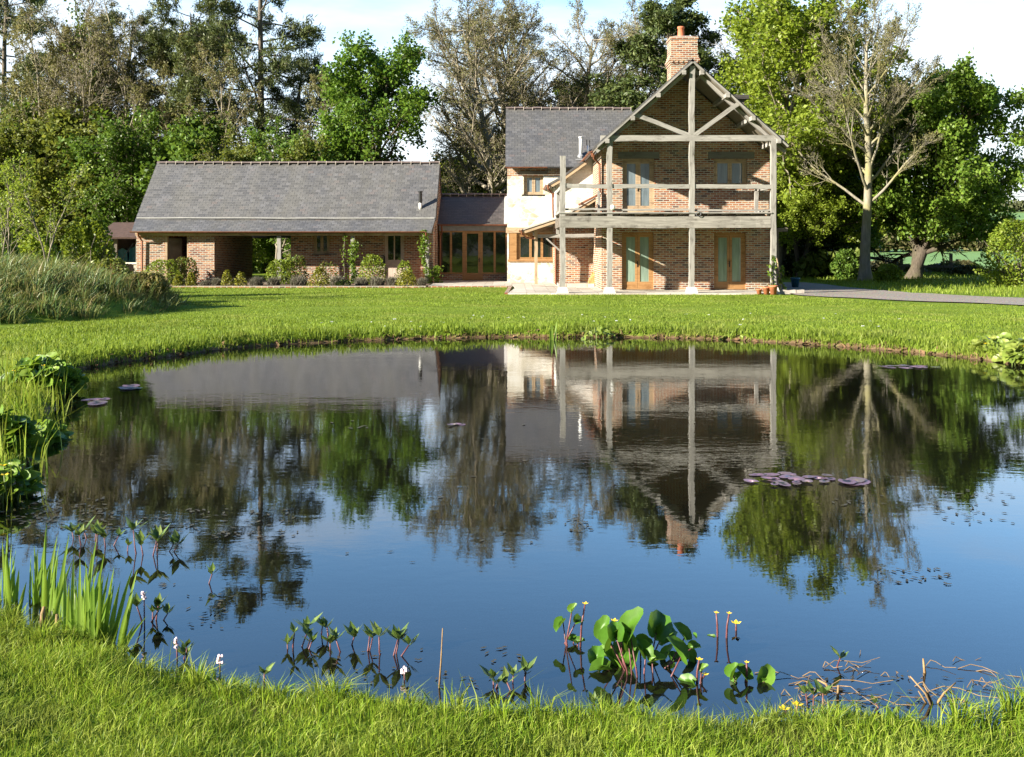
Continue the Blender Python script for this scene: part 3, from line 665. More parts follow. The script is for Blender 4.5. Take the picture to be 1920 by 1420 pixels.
# flues on the wing roof
fx, fz = at(1089, 0, 46.2)[0], 6.0
m = MB(); m.tube([(fx, 46.25, 5.85), (fx, 46.25, 6.80)], .075, 12); m.tube([(fx, 46.25, 6.78), (fx, 46.25, 6.84)], .10, 12); fl = m.build('flue', M['white_metal'], house, True)
m = MB(); m.lathe((fx, 46.25, 5.84), [(.16, 0), (.17, .10), (.09, .2), (.08, .24)]); m.box(fx-.25, fx+.25, 45.95, 46.5, 5.74, 5.80); m.build('flashing', M['lead'], fl)
fx2 = at(1103, 0, 46.3)[0]; m = MB(); m.tube([(fx2, 46.4, 5.95), (fx2, 46.4, 6.45)], .06, 10); fl = m.build('flue', M['steel'], house, True)
m = MB(); m.tube([(fx2-.06, 46.4, 6.46), (fx2-.06, 46.4, 6.72)], .02, 6); m.tube([(fx2+.07, 46.4, 6.40), (fx2+.07, 46.4, 6.72)], .02, 6); m.build('flue_cap', M['black'], fl)
# roof dormer showing beyond the right slope
m = MB(); m.box(8.2, 9.86, 41.8, 43.4, 7.95, 8.12); dm = m.build('dormer', M['slate_dark'], house); m = MB(); m.box(8.25, 9.7, 41.95, 43.3, 6.2, 7.949); m.build('cheek', M['oak_dark'], dm)
# outside lamps and a coil of rope
m = MB(); m.lathe((3.60, 35.90, 3.12), [(.02, 0), (.075, .03), (.09, .09), (.075, .15), (.02, .18)], 12); tag(m.build('globe_lamp', M['white_metal']), 'white globe lamp fixed to the balcony post', 'lamp')
m = MB(); m.tube([(6.66 + .085*math.cos(a), 35.86, 2.98 + .085*math.sin(a)) for a in np.linspace(0, 12.5, 26)], .012, 5); tag(m.build('rope_coil', M['lead']), 'grey rope coil hanging on the middle balcony post', 'rope')

# ------------------------------------------------------------------ glazed link
lk = empty('glazed_link', (-1.9, 48.6, .1), 'low oak framed glass link with dark slate roof between barn and house', 'house link')
Yl = 48.6; L = lambda px, py: (at(px, py, Yl)[0], at(px, py, Yl)[2])
xa, xb = -3.52, -.225
zt = L(0, 433)[1]; zs = L(0, 512)[1]
m = MB(); m.box(xa, L(867, 0)[0], Yl+.02, Yl+.25, .1, zs-.06); m.build('plinth', M['brick'], lk); m = MB(); m.box(L(904, 0)[0], xb, Yl+.02, Yl+.25, .1, zs-.06); m.build('plinth', M['brick'], lk)
m = MB(); m.box(xa, xb, Yl-.04, Yl+.2, zt+.002, zt+.32); m.build('fascia', M['lead'], lk)
fr = MB(); fr.box(xa, L(867, 0)[0], Yl-.03, Yl+.15, zs-.058, zs+.02); fr.box(L(904, 0)[0], xb, Yl-.03, Yl+.15, zs-.058, zs+.02)
edges = [L(p, 0)[0] for p in (825, 843.5, 847.5, 867, 870, 902, 905, 925.5, 929.5, 949)]
fr.box(xa, edges[0]+.02, Yl, Yl+.12, zs+.021, zt); fr.box(edges[1], edges[2], Yl, Yl+.12, zs+.021, zt); fr.box(edges[3], edges[4], Yl, Yl+.12, .16, zt); fr.box(edges[5], edges[6], Yl, Yl+.12, .16, zt); fr.box(edges[7], edges[8], Yl, Yl+.12, zs+.021, zt); fr.box(edges[9]-.03, xb, Yl, Yl+.12, zs+.021, zt)
for a, b in ((edges[0]+.02, edges[1]), (edges[2], edges[3]), (edges[6], edges[7]), (edges[8], edges[9]-.03)): fr.box(a, b, Yl, Yl+.12, zt-.07, zt)
fr.build('frame', M['oak_gold'], lk)
for a, b in ((edges[0]+.02, edges[1]), (edges[2], edges[3]), (edges[6], edges[7]), (edges[8], edges[9]-.03)):
    m = MB(); m.box(a, b, Yl+.05, Yl+.07, zs+.021, zt-.07); m.build('window', M['glass_dark'], lk)
glazing(lk, 'door', edges[4]+.003, edges[5]-.003, .17, zt-.003, Yl+.01, 1, M['oak_gold'], M['glass_dark'], .03, .10, .28, None, True)
r = MB(); roof_slab(r, (xa-.1, 48.15, L(0, 421)[1]-.0), (xb-.01, 48.15, L(0, 421)[1]), (xb-.01, 50.7, 4.36), (xa-.1, 50.7, 4.36), .08); roof_slab(r, (xa-.1, 53.2, 2.9), (xb-.01, 53.2, 2.9), (xb-.01, 50.7, 4.355), (xa-.1, 50.7, 4.355), .08); r.build('roof', M['slate_dark'], lk)
r = MB(); roof_slab(r, (xb-.16, 48.14, L(0, 421)[1]+.02), (xb-.012, 48.14, L(0, 421)[1]+.02), (xb-.012, 50.7, 4.38), (xb-.16, 50.7, 4.38), .03); r.build('flashing', M['lead_light'], lk)
ridge_tiles(lk, xa, xb, 50.7, 4.42, 8)
gutter(lk, (xa, 48.08, L(0, 421)[1]-.02), (xb, 48.08, L(0, 421)[1]-.02))
m = MB(); m.tube([(-3.38, 48.1, 2.8), (-3.36, 48.3, 2.5), (-3.46, 48.5, 2.3), (-3.46, 48.5, .2)], .04, 8); m.build('downpipe', M['copper'], lk)
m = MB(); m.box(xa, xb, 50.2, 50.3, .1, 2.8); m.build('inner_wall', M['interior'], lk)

# ------------------------------------------------------------------ barn
bn = empty('barn', (-10.3, 46, .1), 'long low brick barn with grey slate roof and open passage', 'barn')
B = lambda px, py, Yq=46.0: (at(px, py, Yq)[0], at(px, py, Yq)[2])
YL, YR = 45.62, 46.9
xL, xR = -17.05, -3.58; zE = 2.42
w = MB()
o1 = (at(310, 0, YL)[0], at(353, 0, YL)[0]); pL = at(402, 0, YL)[0]
holes_wall(w, xL, pL, .1, zE, YL, YL+.28, [(o1[0], o1[1], .1, 2.25)])
w.box(xL, xL+.28, YL+.28, 52.2, .1, 2.449); w.box(pL-.28, pL, YL+.28, 52.3, .1, 2.75)
w.box(xL+.28, pL-.28, 49.2, 49.4, .1, 2.9)
xpr = -10.32
wd = (at(588, 0, YR)[0], at(618, 0, YR)[0], at(0, 476, YR)[2], at(0, 437, YR)[2]); dd = (at(721, 0, YR)[0], at(757, 0, YR)[0], .14, at(0, 437, YR)[2])
holes_wall(w, xpr, xR, .1, 2.75, YR, YR+.28, [wd, dd])
w.box(xpr, xpr+.28, YR+.28, 52.3, .1, 2.75); w.box(xL+.28, pL-.281, 52.0, 52.28, .1, 2.75); w.box(xpr+.281, xR-.3, 52.0, 52.28, .1, 2.75)
# right gable wall, its foot stepping forward to the eaves line
w.prism([(xR-.3, 45.5, .1), (xR-.3, 52.3, .1), (xR-.3, 52.3, 2.9), (xR-.3, 49.0, 5.68), (xR-.3, 46.25, 2.95), (xR-.3, 45.5, 2.5)], (.3, 0, 0))
w.prism([(xL-.001, YL+.28, 2.45), (xL-.001, 52.2, 2.45), (xL-.001, 52.2, 2.7), (xL-.001, 49.0, 5.68), (xL-.001, 46.25, 2.93), (xL-.001, YL+.28, 2.66)], (.28, 0, 0))
w.build('wall', M['brick_barn'], bn)
wf = glazing(bn, 'window', *wd, YR+.07, 2, M['oak_tan'], M['glass_dark'], .07, .06, None, M['oak_dark'])
df = MB(); x0, x1, z0, z1 = dd; df.box(x0, x0+.09, YR+.06, YR+.17, z0, z1); df.box(x1-.09, x1, YR+.06, YR+.17, z0, z1); df.box(x0+.09, x1-.09, YR+.06, YR+.17, z1-.07, z1)
dz = z0 + .92
for i in range(5):
    a = x0+.095 + (x1-x0-.19)*i/5; df.box(a, a+(x1-x0-.19)/5-.006, YR+.09, YR+.14, z0+.02, dz)
df.box(x0+.095, x1-.095, YR+.088, YR+.145, dz+.001, dz+.10); df.box(x0+.095, x0+.15, YR+.09, YR+.14, dz+.101, z1-.072); df.box(x1-.15, x1-.095, YR+.09, YR+.14, dz+.101, z1-.072); df.box((x0+x1)/2-.03, (x0+x1)/2+.03, YR+.09, YR+.14, dz+.101, z1-.072)
df = df.build('door', M['door_paint'], bn); m = MB(); m.box(x0+.151, x1-.151, YR+.11, YR+.125, dz+.101, z1-.073); m.build('pane', M['glass_dark'], df)
m = MB(); m.box(x0-.04, x0+.02, YR-.03, YR+.05, .9, 1.35); m.build('latch', M['black'], df)
m = MB(); m.box(xL+.02, xR-.31, 45.40, 45.54, 2.28, 2.44); m.build('eaves_beam', M['oak_tan'], bn)
m = MB(); m.box(pL+.02, xR-.31, 45.56, 46.88, 2.42, 2.46); m.build('soffit', M['soffit'], bn)
for px in (524, 662, 801):
    x = at(px, 0, 45.5)[0]; m = MB(); m.beam((x, 45.47, .12), (x, 45.47, 2.27), .17, .17, (0, 1, 0), 6, .006, rngh); m.build('post', M['oak_grey'], bn)
m = MB(); x = at(308, 0, 45.6)[0]; m.box(o1[0], o1[0]+.09, YL-.01, YL+.2, .12, 2.25); m.build('door_frame', M['oak_tan'], bn); m = MB(); m.box(o1[1]-.07, o1[1], YL+.05, YL+.2, .12, 2.25); m.build('door_frame', M['oak_tan'], bn)
m = MB(); m.beam((o1[0]+.09, YL+.16, 1.18), (o1[0]+.5, YL+.75, 1.18), .05, 2.0); m.build('open_door', M['oak_dark'], bn)
# roof: main slope, flared foot, slight sag along the ridge
r = MB(); N = 22; xs = np.linspace(-17.30, -3.52, N+1); xe = np.linspace(-17.10, -3.62, N+1)
sag = lambda i: -.05*math.sin(math.pi*i/N) + .012*math.sin(i*1.7)
yR_, zR_, yK, zK, yE, zE_ = 49.0, 5.88, 46.2, 3.085, 45.2, 2.50
for i in range(N):
    s0, s1 = sag(i), sag(i+1)
    for (ya, za, xa1, yb, zb, xb1) in ((yE, zE_, xe, yK, zK, xs), (yK, zK, xs, yR_, zR_, xs), (yR_, zR_, xs, 52.9, 2.35, xs)):
        a, b_, c_, d_ = (xa1[i], ya, za+s0*.6), (xa1[i+1], ya, za+s1*.6), (xb1[i+1], yb, zb+s1), (xb1[i], yb, zb+s0)
        ln = math.hypot(yb-ya, zb-za); v0 = {45.2: 0, 46.2: 1.2, 49.0: 5.2}[ya]
        r.face([a, b_, c_, d_], [(a[0], v0), (b_[0], v0), (c_[0], v0+ln), (d_[0], v0+ln)])
        r.face([(q[0], q[1], q[2]-.09) for q in (d_, c_, b_, a)])
for i, xx in ((0, (xe[0], xs[0], xs[0])), (N, (xe[N], xs[N], xs[N]))):
    pf = [(xx[0], yE, zE_), (xx[1], yK, zK), (xx[2], yR_, zR_), (xx[2], 52.9, 2.35)]
    for a, b_ in zip(pf[:-1], pf[1:]): r.face([a, b_, (b_[0], b_[1], b_[2]-.09), (a[0], a[1], a[2]-.09)])
for i in range(N): r.face([(xe[i], yE, zE_-.09+sag(i)*.6), (xe[i+1], yE, zE_-.09+sag(i+1)*.6), (xe[i+1], yE, zE_+sag(i+1)*.6), (xe[i], yE, zE_+sag(i)*.6)])
r.build('roof', M['slate'], bn)
m = MB(); m.beam((xs[0]+.05, yK-.015, zK+.02), (xs[-1]-.05, yK-.015, zK+.01), .05, .035, (0, 0, 1), 12, .004, rngh); m.build('flashing', M['lead_light'], bn)
ridge_tiles(bn, -17.28, -3.54, yR_, 5.90, 30)
gutter(bn, (-17.15, 45.12, 2.47), (-3.9, 45.12, 2.47), .06)
for px in (261, 799): x = at(px, 0, 45.3)[0]; m = MB(); m.tube([(x, 45.14, 2.42), (x, 45.2, 2.28), (x+.05, 45.5, 2.05), (x+.05, 45.52, .15)], .042, 8); m.build('downpipe', M['copper'], bn)
m = MB(); m.beam((xR+.02, 46.2, 2.98), (xR+.02, 48.98, 5.74), .04, .16, (1, 0, 0)); m.build('verge_board', M['oak_tan'], bn)
m = MB(); m.tube([(-4.26, 46.7, 3.5), (-4.26, 46.7, 3.82)], .07, 12); fl = m.build('flue', M['white_metal'], bn, True)
m = MB(); m.tube([(-4.26, 46.7, 3.82), (-4.26, 46.7, 4.30)], [.085, .085], 12); m.tube([(-4.26, 46.7, 4.31), (-4.26, 46.7, 4.36)], .11, 12); m.build('flue_cap', M['black'], fl)

# ------------------------------------------------------------------ far shed on the left
sh = empty('garden_shed', (-19.8, 52, .1), 'open fronted shed with red pantile roof left of the barn', 'shed')
m = MB(); m.box(-20.9, -20.7, 51, 55, .1, 2.3); m.box(-17.9, -17.7, 51, 55, .1, 2.3); m.box(-20.7, -17.9, 54.8, 55, .1, 2.3); m.build('wall', M['oak_dark'], sh)
r = MB(); roof_slab(r, (-21.1, 50.6, 2.25), (-17.5, 50.6, 2.25), (-17.5, 53.2, 3.05), (-21.1, 53.2, 3.05), .09); roof_slab(r, (-21.1, 55.6, 2.25), (-17.5, 55.6, 2.25), (-17.5, 53.2, 3.045), (-21.1, 53.2, 3.045), .09); r.build('roof', M['pantile'], sh)
for x in (-20.1, -19.0):
    m = MB(); m.beam((x, 51.0, .1), (x, 51.0, 2.3), .15, .15, (0, 1, 0)); m.build('post', M['oak_dark'], sh)
lw = empty('low_wall', (-18.9, 47.6, .1), 'low grey stone wall with coping left of the barn', 'wall')
m = MB(); m.box(-21.5, -17.2, 47.5, 47.8, .0, .95); m.build('wall_body', M['mortar'], lw); m = MB(); m.box(-21.55, -17.15, 47.44, 47.86, .951, 1.03); m.build('coping', M['plaster'], lw)
for i, (x, h_, lab) in enumerate(((-20.2, 1.0, 'leftmost blue grey covered stack inside the shed'), (-19.55, 1.15, 'middle blue grey covered stack inside the shed'), (-18.75, .95, 'rightmost blue grey covered stack inside the shed'))):
    m = MB(); m.prism([(x-.33, 52, .95-.5), (x+.33, 52, .45), (x+.27, 52, .95+h_*.62), (x+.05, 52, 1.0+h_*.7), (x-.24, 52, .95+h_*.6)], (0, .6, 0))
    tag(m.build('covered_stack', M['blue_glaze']), lab, 'stack', 'covered stacks in the shed')
rb_ = MB(); a = at(196, 0, 30)[0]; rb_.box(a, a+.68, 30, 30.5, .8, 1.28); rb_.box(a+.04, a+.64, 30.04, 30.46, 1.281, 1.30)
tag(rb_.build('rusty_trough', M['rust']), 'rusty brown metal trough among the mound grasses', 'trough')

# ------------------------------------------------------------------ small things round the house
def pot(x, y, z, r, h, mat, label, group=None, name='plant_pot'):
    m = MB(); m.lathe((x, y, z), [(r*.68, 0), (r*.95, h*.82), (r*1.08, h*.84), (r*1.08, h), (r*.93, h), (r*.88, h*.86), (.01, h*.85)], 16)
    return tag(m.build(name, mat, None, True), label, 'plant pot', group)
pot(9.02, 35.62, .12, .13, .26, M['terracotta'], 'darker small terracotta pot leftmost at the right post foot', 'terracotta pots')
pot(9.28-.06, 35.45, .12, .15, .32, M['terracotta'], 'tall terracotta pot in front of the right balcony post', 'terracotta pots')
pot(8.78, 35.7, .12, .10, .18, M['terracotta'], 'tiny terracotta pot nearest the right double door', 'terracotta pots')
pot(at(1491, 0, 41)[0], 41, .15, .19, .38, M['blue_glaze'], 'dark blue glazed pot standing on the gravel drive', None)
m = MB(); a = at(1458, 0, 36.2)[0]; m.beam((a, 36.1, .17), (a+.6, 36.1, .17), .22, .17, (0, 0, 1), 3, .01, rngh); m.beam((a+.62, 36.1, .17), (a+.9, 36.12, .16), .22, .16, (0, 0, 1), 2, .01, rngh)
tag(m.build('stone_kerb', M['mortar']), 'low buff stone kerb right of the house front', 'kerb')
m = MB()
for k, (w_, z_) in enumerate(((.36, .16), (.34, .27), (.30, .38), (.2, .48), (.16, .57), (.1, .65))):
    cx_ = at(1112, 0, 41.7)[0] + rngh.normal(0, .012); m.beam((cx_-w_/2*1.1, 41.7, z_+.05), (cx_+w_/2*1.1, 41.7, z_+.05), .32*w_/.36, .10, (0, 0, 1), 3, .01, rngh)
tag(m.build('log_stack', M['log']), 'small tapering yellow stack against the recessed brick wall', 'stack')
m = MB(); m.tube([(9.72, 36.3, .1), (9.67, 36.3, .9), (9.57, 36.35, 1.4)], [.035, .03, .02], 7); tag(m.build('leaning_stake', M['oak_tan']), 'pale wooden stake leaning right of the house', 'stake')
# rail fence beyond the drive
fe = empty('rail_fence', at(1735, 530, 62), 'weathered wooden post and rail fence by the field', 'fence')
YF = 60.0; zf = float(hz(np.array([26.]), np.array([YF]))[0])
for px, h_ in ((1690, 1.0), (1729, 1.15), (1783, 1.25)):
    x = at(px, 0, YF)[0]; m = MB(); m.beam((x, YF, zf-.2), (x, YF, zf+h_), .15, .15, (0, 1, 0)); m.build('post', M['oak_dark'], fe)
m = MB(); a, b = at(1684, 0, YF)[0], at(1783, 0, YF)[0]; m.beam((a, YF-.1, zf+.52), (b, YF-.1, zf+.48), .06, .13); m.build('rail', M['oak_dark'], fe)
# ------------------------------------------------------------------ foliage tools
def unit(v): return v / (np.linalg.norm(v, axis=-1, keepdims=True) + 1e-9)
def grow(rg, O, D, L, nseg, wob_, trop):
    n = len(O); P = np.zeros((n, nseg+1, 3)); P[:, 0] = O; d = unit(np.array(D, float))
    for i in range(nseg):
        d = d + rg.normal(0, wob_, (n, 3)); d[:, 2] += trop; d = unit(d); P[:, i+1] = P[:, i] + d*(L/nseg)[:, None]
    return P
def tubes(P, R, k):
    n, m, _ = P.shape; T = unit(np.gradient(P, axis=1))
    ref = np.where(np.abs(T[..., 2:3]) > .9, np.array((1., 0, 0)), np.array((0, 0, 1.)))
    a = unit(np.cross(T, ref)); b = np.cross(T, a)
    th = np.arange(k)*2*math.pi/k
    ring = P[:, :, None] + R[:, :, None, None]*(a[:, :, None]*np.cos(th)[:, None] + b[:, :, None]*np.sin(th)[:, None])
    V = ring.reshape(-1, 3); I = np.arange(n*m*k).reshape(n, m, k); J = np.roll(I, -1, 2)
    Q = np.stack([I[:, :-1], J[:, :-1], J[:, 1:], I[:, 1:]], -1).reshape(-1, 4)
    return V, Q
def cat(parts):
    V, Q, o = [], [], 0
    for v, q in parts: V.append(v); Q.append(q + o); o += len(v)
    return np.concatenate(V), np.concatenate(Q)
def children(rg, P, cnt, t0, t1, ang, angs, lenf):
    """cnt child origins on each branch of P, with directions and t; lenf(t) scales the length by position"""
    n, m, _ = P.shape; N = n*cnt
    t = t0 + (t1-t0)*((np.tile(np.arange(cnt), n) + rg.random(N))/cnt); par = np.repeat(np.arange(n), cnt)
    f = t*(m-1); i = np.minimum(f.astype(int), m-2); fr = (f - i)[:, None]
    O = P[par, i]*(1-fr) + P[par, i+1]*fr; T = unit(P[par, i+1] - P[par, i])
    ref = np.where(np.abs(T[:, 2:3]) > .9, np.array((1., 0, 0)), np.array((0, 0, 1.)))
    a = unit(np.cross(T, ref)); b = np.cross(T, a)
    ph = np.tile(np.arange(cnt)*2.39996, n) + np.repeat(rg.random(n)*6.28, cnt) + rg.normal(0, .35, N)
    an = np.clip(rg.normal(ang, angs, N), .1, 1.9)[:, None]
    D = T*np.cos(an) + (a*np.cos(ph)[:, None] + b*np.sin(ph)[:, None])*np.sin(an)
    plen = np.linalg.norm(np.diff(P, axis=1), axis=2).sum(1)
    return O, D, t, par, plen[par]*lenf(t)
def cards(rg, C, l, w, up=.5, align=None, droop=0.0, fold=.25):
    """leaf rhombs at points C; returns vertices and quads"""
    n = len(C); l = l*rg.uniform(.65, 1.35, n)[:, None]; w = w*rg.uniform(.7, 1.3, n)[:, None]
    nr = unit(rg.normal(0, 1, (n, 3)) + np.array((0, 0, up*2)))
    a = rg.normal(0, 1, (n, 3)) if align is None else align + rg.normal(0, .45, (n, 3)); a[:, 2] -= droop
    a = unit(a - nr*(a*nr).sum(1, keepdims=True)); b = np.cross(nr, a)
    f = nr*w*fold
    V = np.stack([C - a*l*.5, C - a*l*.05 + b*w*.5 + f, C + a*l*.5, C - a*l*.05 - b*w*.5 + f], 1).reshape(-1, 3)
    return V, np.arange(n*4).reshape(n, 4)
def sample(rg, P, cnt, t0, t1, sd_):
    n, m, _ = P.shape; N = n*cnt; par = np.repeat(np.arange(n), cnt); t = rg.uniform(t0, t1, N); f = t*(m-1); i = np.minimum(f.astype(int), m-2); fr = (f-i)[:, None]
    T = P[par, i+1] - P[par, i]
    return P[par, i]*(1-fr) + P[par, i+1]*fr + rg.normal(0, 1, (N, 3))*sd_, unit(T)
def tree_mesh(name, seed, H, r0, lv, leaf=None, lean=(0, 0), wob0=.03, ivy=None, fork=1, ttop=.25, twig=.012, zmin=None):
    """lv: one dict per branch order (n,t0,t1,a,sd,len,nseg,wob,trop). leaf: (per twig, length, width, spread, up, droop, aligned)"""
    rg = np.random.default_rng(seed)
    n0 = fork; O = np.zeros((n0, 3)) + np.c_[rg.normal(0, .12*(n0 > 1), (n0, 2)), np.full(n0, -.15)]
    D = np.array([(lean[0] + rg.normal(0, .16*(n0 > 1)), lean[1] + rg.normal(0, .16*(n0 > 1)), 1.0) for _ in range(n0)])
    P = grow(rg, O, D, np.full(n0, H)*rg.uniform(.9, 1.0, n0), 14, wob0, .02)
    tt = np.linspace(0, 1, 15); Rr = r0*(1 - tt*(1-ttop))*(1 + .55*np.exp(-tt*26)) ; Rr = np.tile(Rr, (n0, 1)); Rr[:, -1] *= .3
    bark = [tubes(P, Rr, 8 if r0 > .1 else 5)]; skel = [(P, Rr)]
    Pp, rp = P, Rr
    for d in lv:
        O, D, t, par, L = children(rg, Pp, d['n'], d['t0'], d.get('t1', 1.0), d['a'], d.get('sd', .15), d['len'] if callable(d['len']) else (lambda t, q=d['len']: q*(1 - .55*t)))
        L = L*rg.uniform(.75, 1.2, len(L))
        if 'flat' in d: D[:, 2] *= d['flat']; D = unit(D)
        m = rp.shape[1]; rpar = rp[par, np.minimum((t*(m-1)).astype(int), m-1)]
        rb = np.maximum(np.minimum(rpar*d.get('rr', .55), .035*L + .01), twig)
        P2 = grow(rg, O, D, L, d['nseg'], d.get('wob', .12), d.get('trop', .05))
        R2 = rb[:, None]*np.linspace(1, .35, d['nseg']+1)[None]; R2 = np.maximum(R2, twig*.6)
        bark.append(tubes(P2, R2, 5 if d is lv[0] else 3)); skel.append((P2, R2)); Pp, rp = P2, R2
    out = {}
    v, q = cat(bark); out['trunk'] = (v, q)
    if leaf:
        parts = []
        for (lev, cnt, ll, lw, sp, up, dr, al) in leaf:
            PP = skel[lev][0]
            C, T = sample(rg, PP, cnt, .25, 1.05 if lev > 0 else .98, sp)
            if zmin is not None: k = C[:, 2] > zmin; C, T = C[k], T[k]
            parts.append(cards(rg, C, ll, lw, up, T if al else None, dr))
        out['crown'] = cat(parts)
    if ivy:
        parts = []
        for lev, cnt, ll, sp, t1 in ivy:
            C, T = sample(rg, skel[lev][0], cnt, 0.02, t1, sp); parts.append(cards(rg, C, ll, ll*.8, .3))
        out['ivy'] = cat(parts)
    return {k: mesh_np(name + '_' + k, a, b, smooth=(k == 'trunk')) for k, (a, b) in out.items()}
def tree(name, ms, mats, loc, label, cat_, group=None, rz=0.0, sc=1.0, sz=None):
    root = empty(name, loc, label, cat_, group, rz, sc)
    if sz: root.scale = (sc, sc, sc*sz)
    for k, m in ms.items():
        if len(m.materials) == 0: m.materials.append(mats[k])
        link(k, m, None, root, False)
    return root
prof_round = lambda q: (lambda t: q*np.sqrt(np.clip(1 - (2*(t-.42)/1.25)**2, .04, 1)))
prof_cone = lambda q: (lambda t: q*np.clip(1.08 - t, .08, 1))
bark_grey = bark_mat('bark_grey', (.15, .13, .095), (.33, .29, .22), 4)
bark_pale = bark_mat('bark_pale', (.145, .13, .10), (.31, .285, .23), 3, (.24, .22, .08))
bark_brown = bark_mat('bark_brown', (.085, .072, .058), (.21, .18, .145), 4)
bark_dark = bark_mat('bark_dark', (.045, .036, .028), (.12, .10, .075), 4, (.07, .075, .03))
L_fresh = leaf_mat('leaf_fresh', [(.135, .200, .018), (.205, .280, .028), (.28, .345, .048)], .45, .45, .55)
L_mid = leaf_mat('leaf_mid', [(.090, .170, .020), (.140, .230, .030), (.20, .285, .042)], .42, .42, .5)
L_dark = leaf_mat('leaf_dark', [(.065, .130, .020), (.095, .170, .026), (.14, .215, .034)], .38, .42, .6)
L_dk2 = leaf_mat('leaf_round', [(.070, .155, .020), (.110, .205, .026), (.165, .255, .038)], .42, .42, .5)
L_olive = leaf_mat('leaf_olive', [(.085, .12, .020), (.135, .17, .030), (.19, .21, .045)], .42, .5, .5)
L_bud = leaf_mat('leaf_bud', [(.13, .135, .045), (.20, .205, .065), (.18, .155, .07)], .35, .6, .5)
L_pine = leaf_mat('leaf_pine', [(.050, .075, .025), (.088, .118, .036), (.135, .155, .052)], .22, .5, .5)
L_conf = leaf_mat('leaf_conifer', [(.045, .072, .020), (.075, .108, .030), (.12, .145, .042)], .2, .5, .6)
L_ivy = leaf_mat('leaf_ivy', [(.055, .090, .018), (.09, .135, .026), (.14, .18, .04)], .3, .4, .8)

bare = [dict(n=18, t0=.22, a=.80, sd=.16, len=lambda t: .46*np.clip(1.18 - .72*t, .1, 1), nseg=8, wob=.10, trop=.045, rr=.6),
        dict(n=9, t0=.2, a=.66, sd=.18, len=.48, nseg=6, wob=.12, trop=.03, rr=.55),
        dict(n=7, t0=.15, a=.64, sd=.2, len=.48, nseg=4, wob=.14, trop=.02, rr=.55),
        dict(n=5, t0=.12, a=.62, sd=.25, len=.55, nseg=3, wob=.15, trop=.02, rr=.6)]
def lvl(base, **k): 
    b = [dict(d) for d in base]
    for kk, v in k.items(): i, f = kk.rsplit('_', 1); b[int(f)][i] = v
    return b
# templates -------------------------------------------------------------
T = {}
T['ash'] = tree_mesh('ash', 11, 15.5, .20, lvl(bare, n_0=15), [(4, 1, .09, .045, .06, .2, 0, True)], wob0=.05, twig=.013)
T['ash2'] = tree_mesh('ash2', 12, 15.5, .19, lvl(bare, n_0=16, a_0=.6), [(4, 1, .09, .045, .08, .2, 0, True)], wob0=.06, twig=.013, ivy=[(0, 1500, .22, .32, .7), (1, 60, .2, .2, .35)])
T['bud'] = tree_mesh('budding', 13, 16.0, .30, lvl(bare, n_0=28, n_1=10, n_2=7, t0_0=.12, a_0=1.0, len_0=lambda t: .42*np.clip(1.2 - .75*t, .1, 1), trop_0=.035), [(4, 3, .095, .05, .09, .3, 0, False)], wob0=.05, twig=.012)
T['pale'] = tree_mesh('pale_ash', 29, 12.2, .25, [
        dict(n=26, t0=.30, a=.85, sd=.16, len=lambda t: .52*np.clip(1.05 - .55*t, .1, 1), nseg=8, wob=.08, trop=.055, rr=.40),
        dict(n=10, t0=.28, a=.50, sd=.18, len=.42, nseg=5, wob=.10, trop=.07, rr=.5),
        dict(n=7, t0=.2, a=.5, sd=.2, len=.5, nseg=4, wob=.11, trop=.05, rr=.55),
        dict(n=5, t0=.15, a=.5, sd=.25, len=.75, nseg=3, wob=.12, trop=.05, rr=.6)], [(4, 2, .075, .04, .07, .2, 0, True)], wob0=.03, twig=.009, ttop=.25)
syc = [dict(n=26, t0=.16, a=1.0, sd=.2, len=prof_round(.40), nseg=6, wob=.12, trop=.04, rr=.5),
       dict(n=9, t0=.25, a=.75, sd=.2, len=.46, nseg=4, wob=.14, trop=.02, rr=.55),
       dict(n=6, t0=.2, a=.75, sd=.25, len=.5, nseg=3, wob=.15, trop=.0, rr=.6)]
T['fresh'] = tree_mesh('sycamore', 21, 12.6, .24, syc, [(3, 17, .20, .135, .17, .5, .25, False), (2, 8, .2, .14, .25, .5, .2, False)], wob0=.06, fork=2)
T['mid'] = tree_mesh('sycamore_mid', 22, 12.2, .26, lvl(syc, n_0=28, t0_0=.14), [(3, 17, .22, .15, .2, .55, .25, False), (2, 7, .22, .15, .28, .55, .2, False)], wob0=.06)
T['dark'] = tree_mesh('chestnut', 23, 10.6, .34, lvl(syc, n_0=30, t0_0=.13, len_0=prof_round(.42), trop_0=-.01), [(3, 19, .22, .15, .2, .5, .35, False), (2, 8, .22, .15, .28, .5, .3, False)], wob0=.05, fork=2, lean=(.10, 0), zmin=2.0)
T['low'] = tree_mesh('understorey', 24, 7.0, .11, lvl(syc, n_0=20, t0_0=.08, len_0=prof_round(.42)), [(3, 11, .24, .17, .28, .5, .2, False)], wob0=.08, fork=2)
pine = [dict(n=34, t0=.42, a=1.35, sd=.2, len=lambda t: .30*np.clip(1.25 - .85*t, .12, 1), nseg=7, wob=.10, trop=-.015, rr=.4),
        dict(n=9, t0=.30, a=.8, sd=.2, len=.42, nseg=4, wob=.12, trop=.06, rr=.5, flat=.55),
        dict(n=5, t0=.3, a=.7, sd=.2, len=.5, nseg=3, wob=.12, trop=.10, rr=.6)]
T['pine'] = tree_mesh('pine', 31, 18, .26, pine, [(3, 14, .30, .055, .12, .35, -.25, True)], wob0=.02, ttop=.3)
T['pine2'] = tree_mesh('pine2', 32, 16, .22, lvl(pine, n_0=30, t0_0=.5, len_0=lambda t: .27*np.clip(1.4 - .8*t, .2, 1)), [(3, 14, .30, .055, .13, .35, -.25, True)], wob0=.035, ttop=.3)
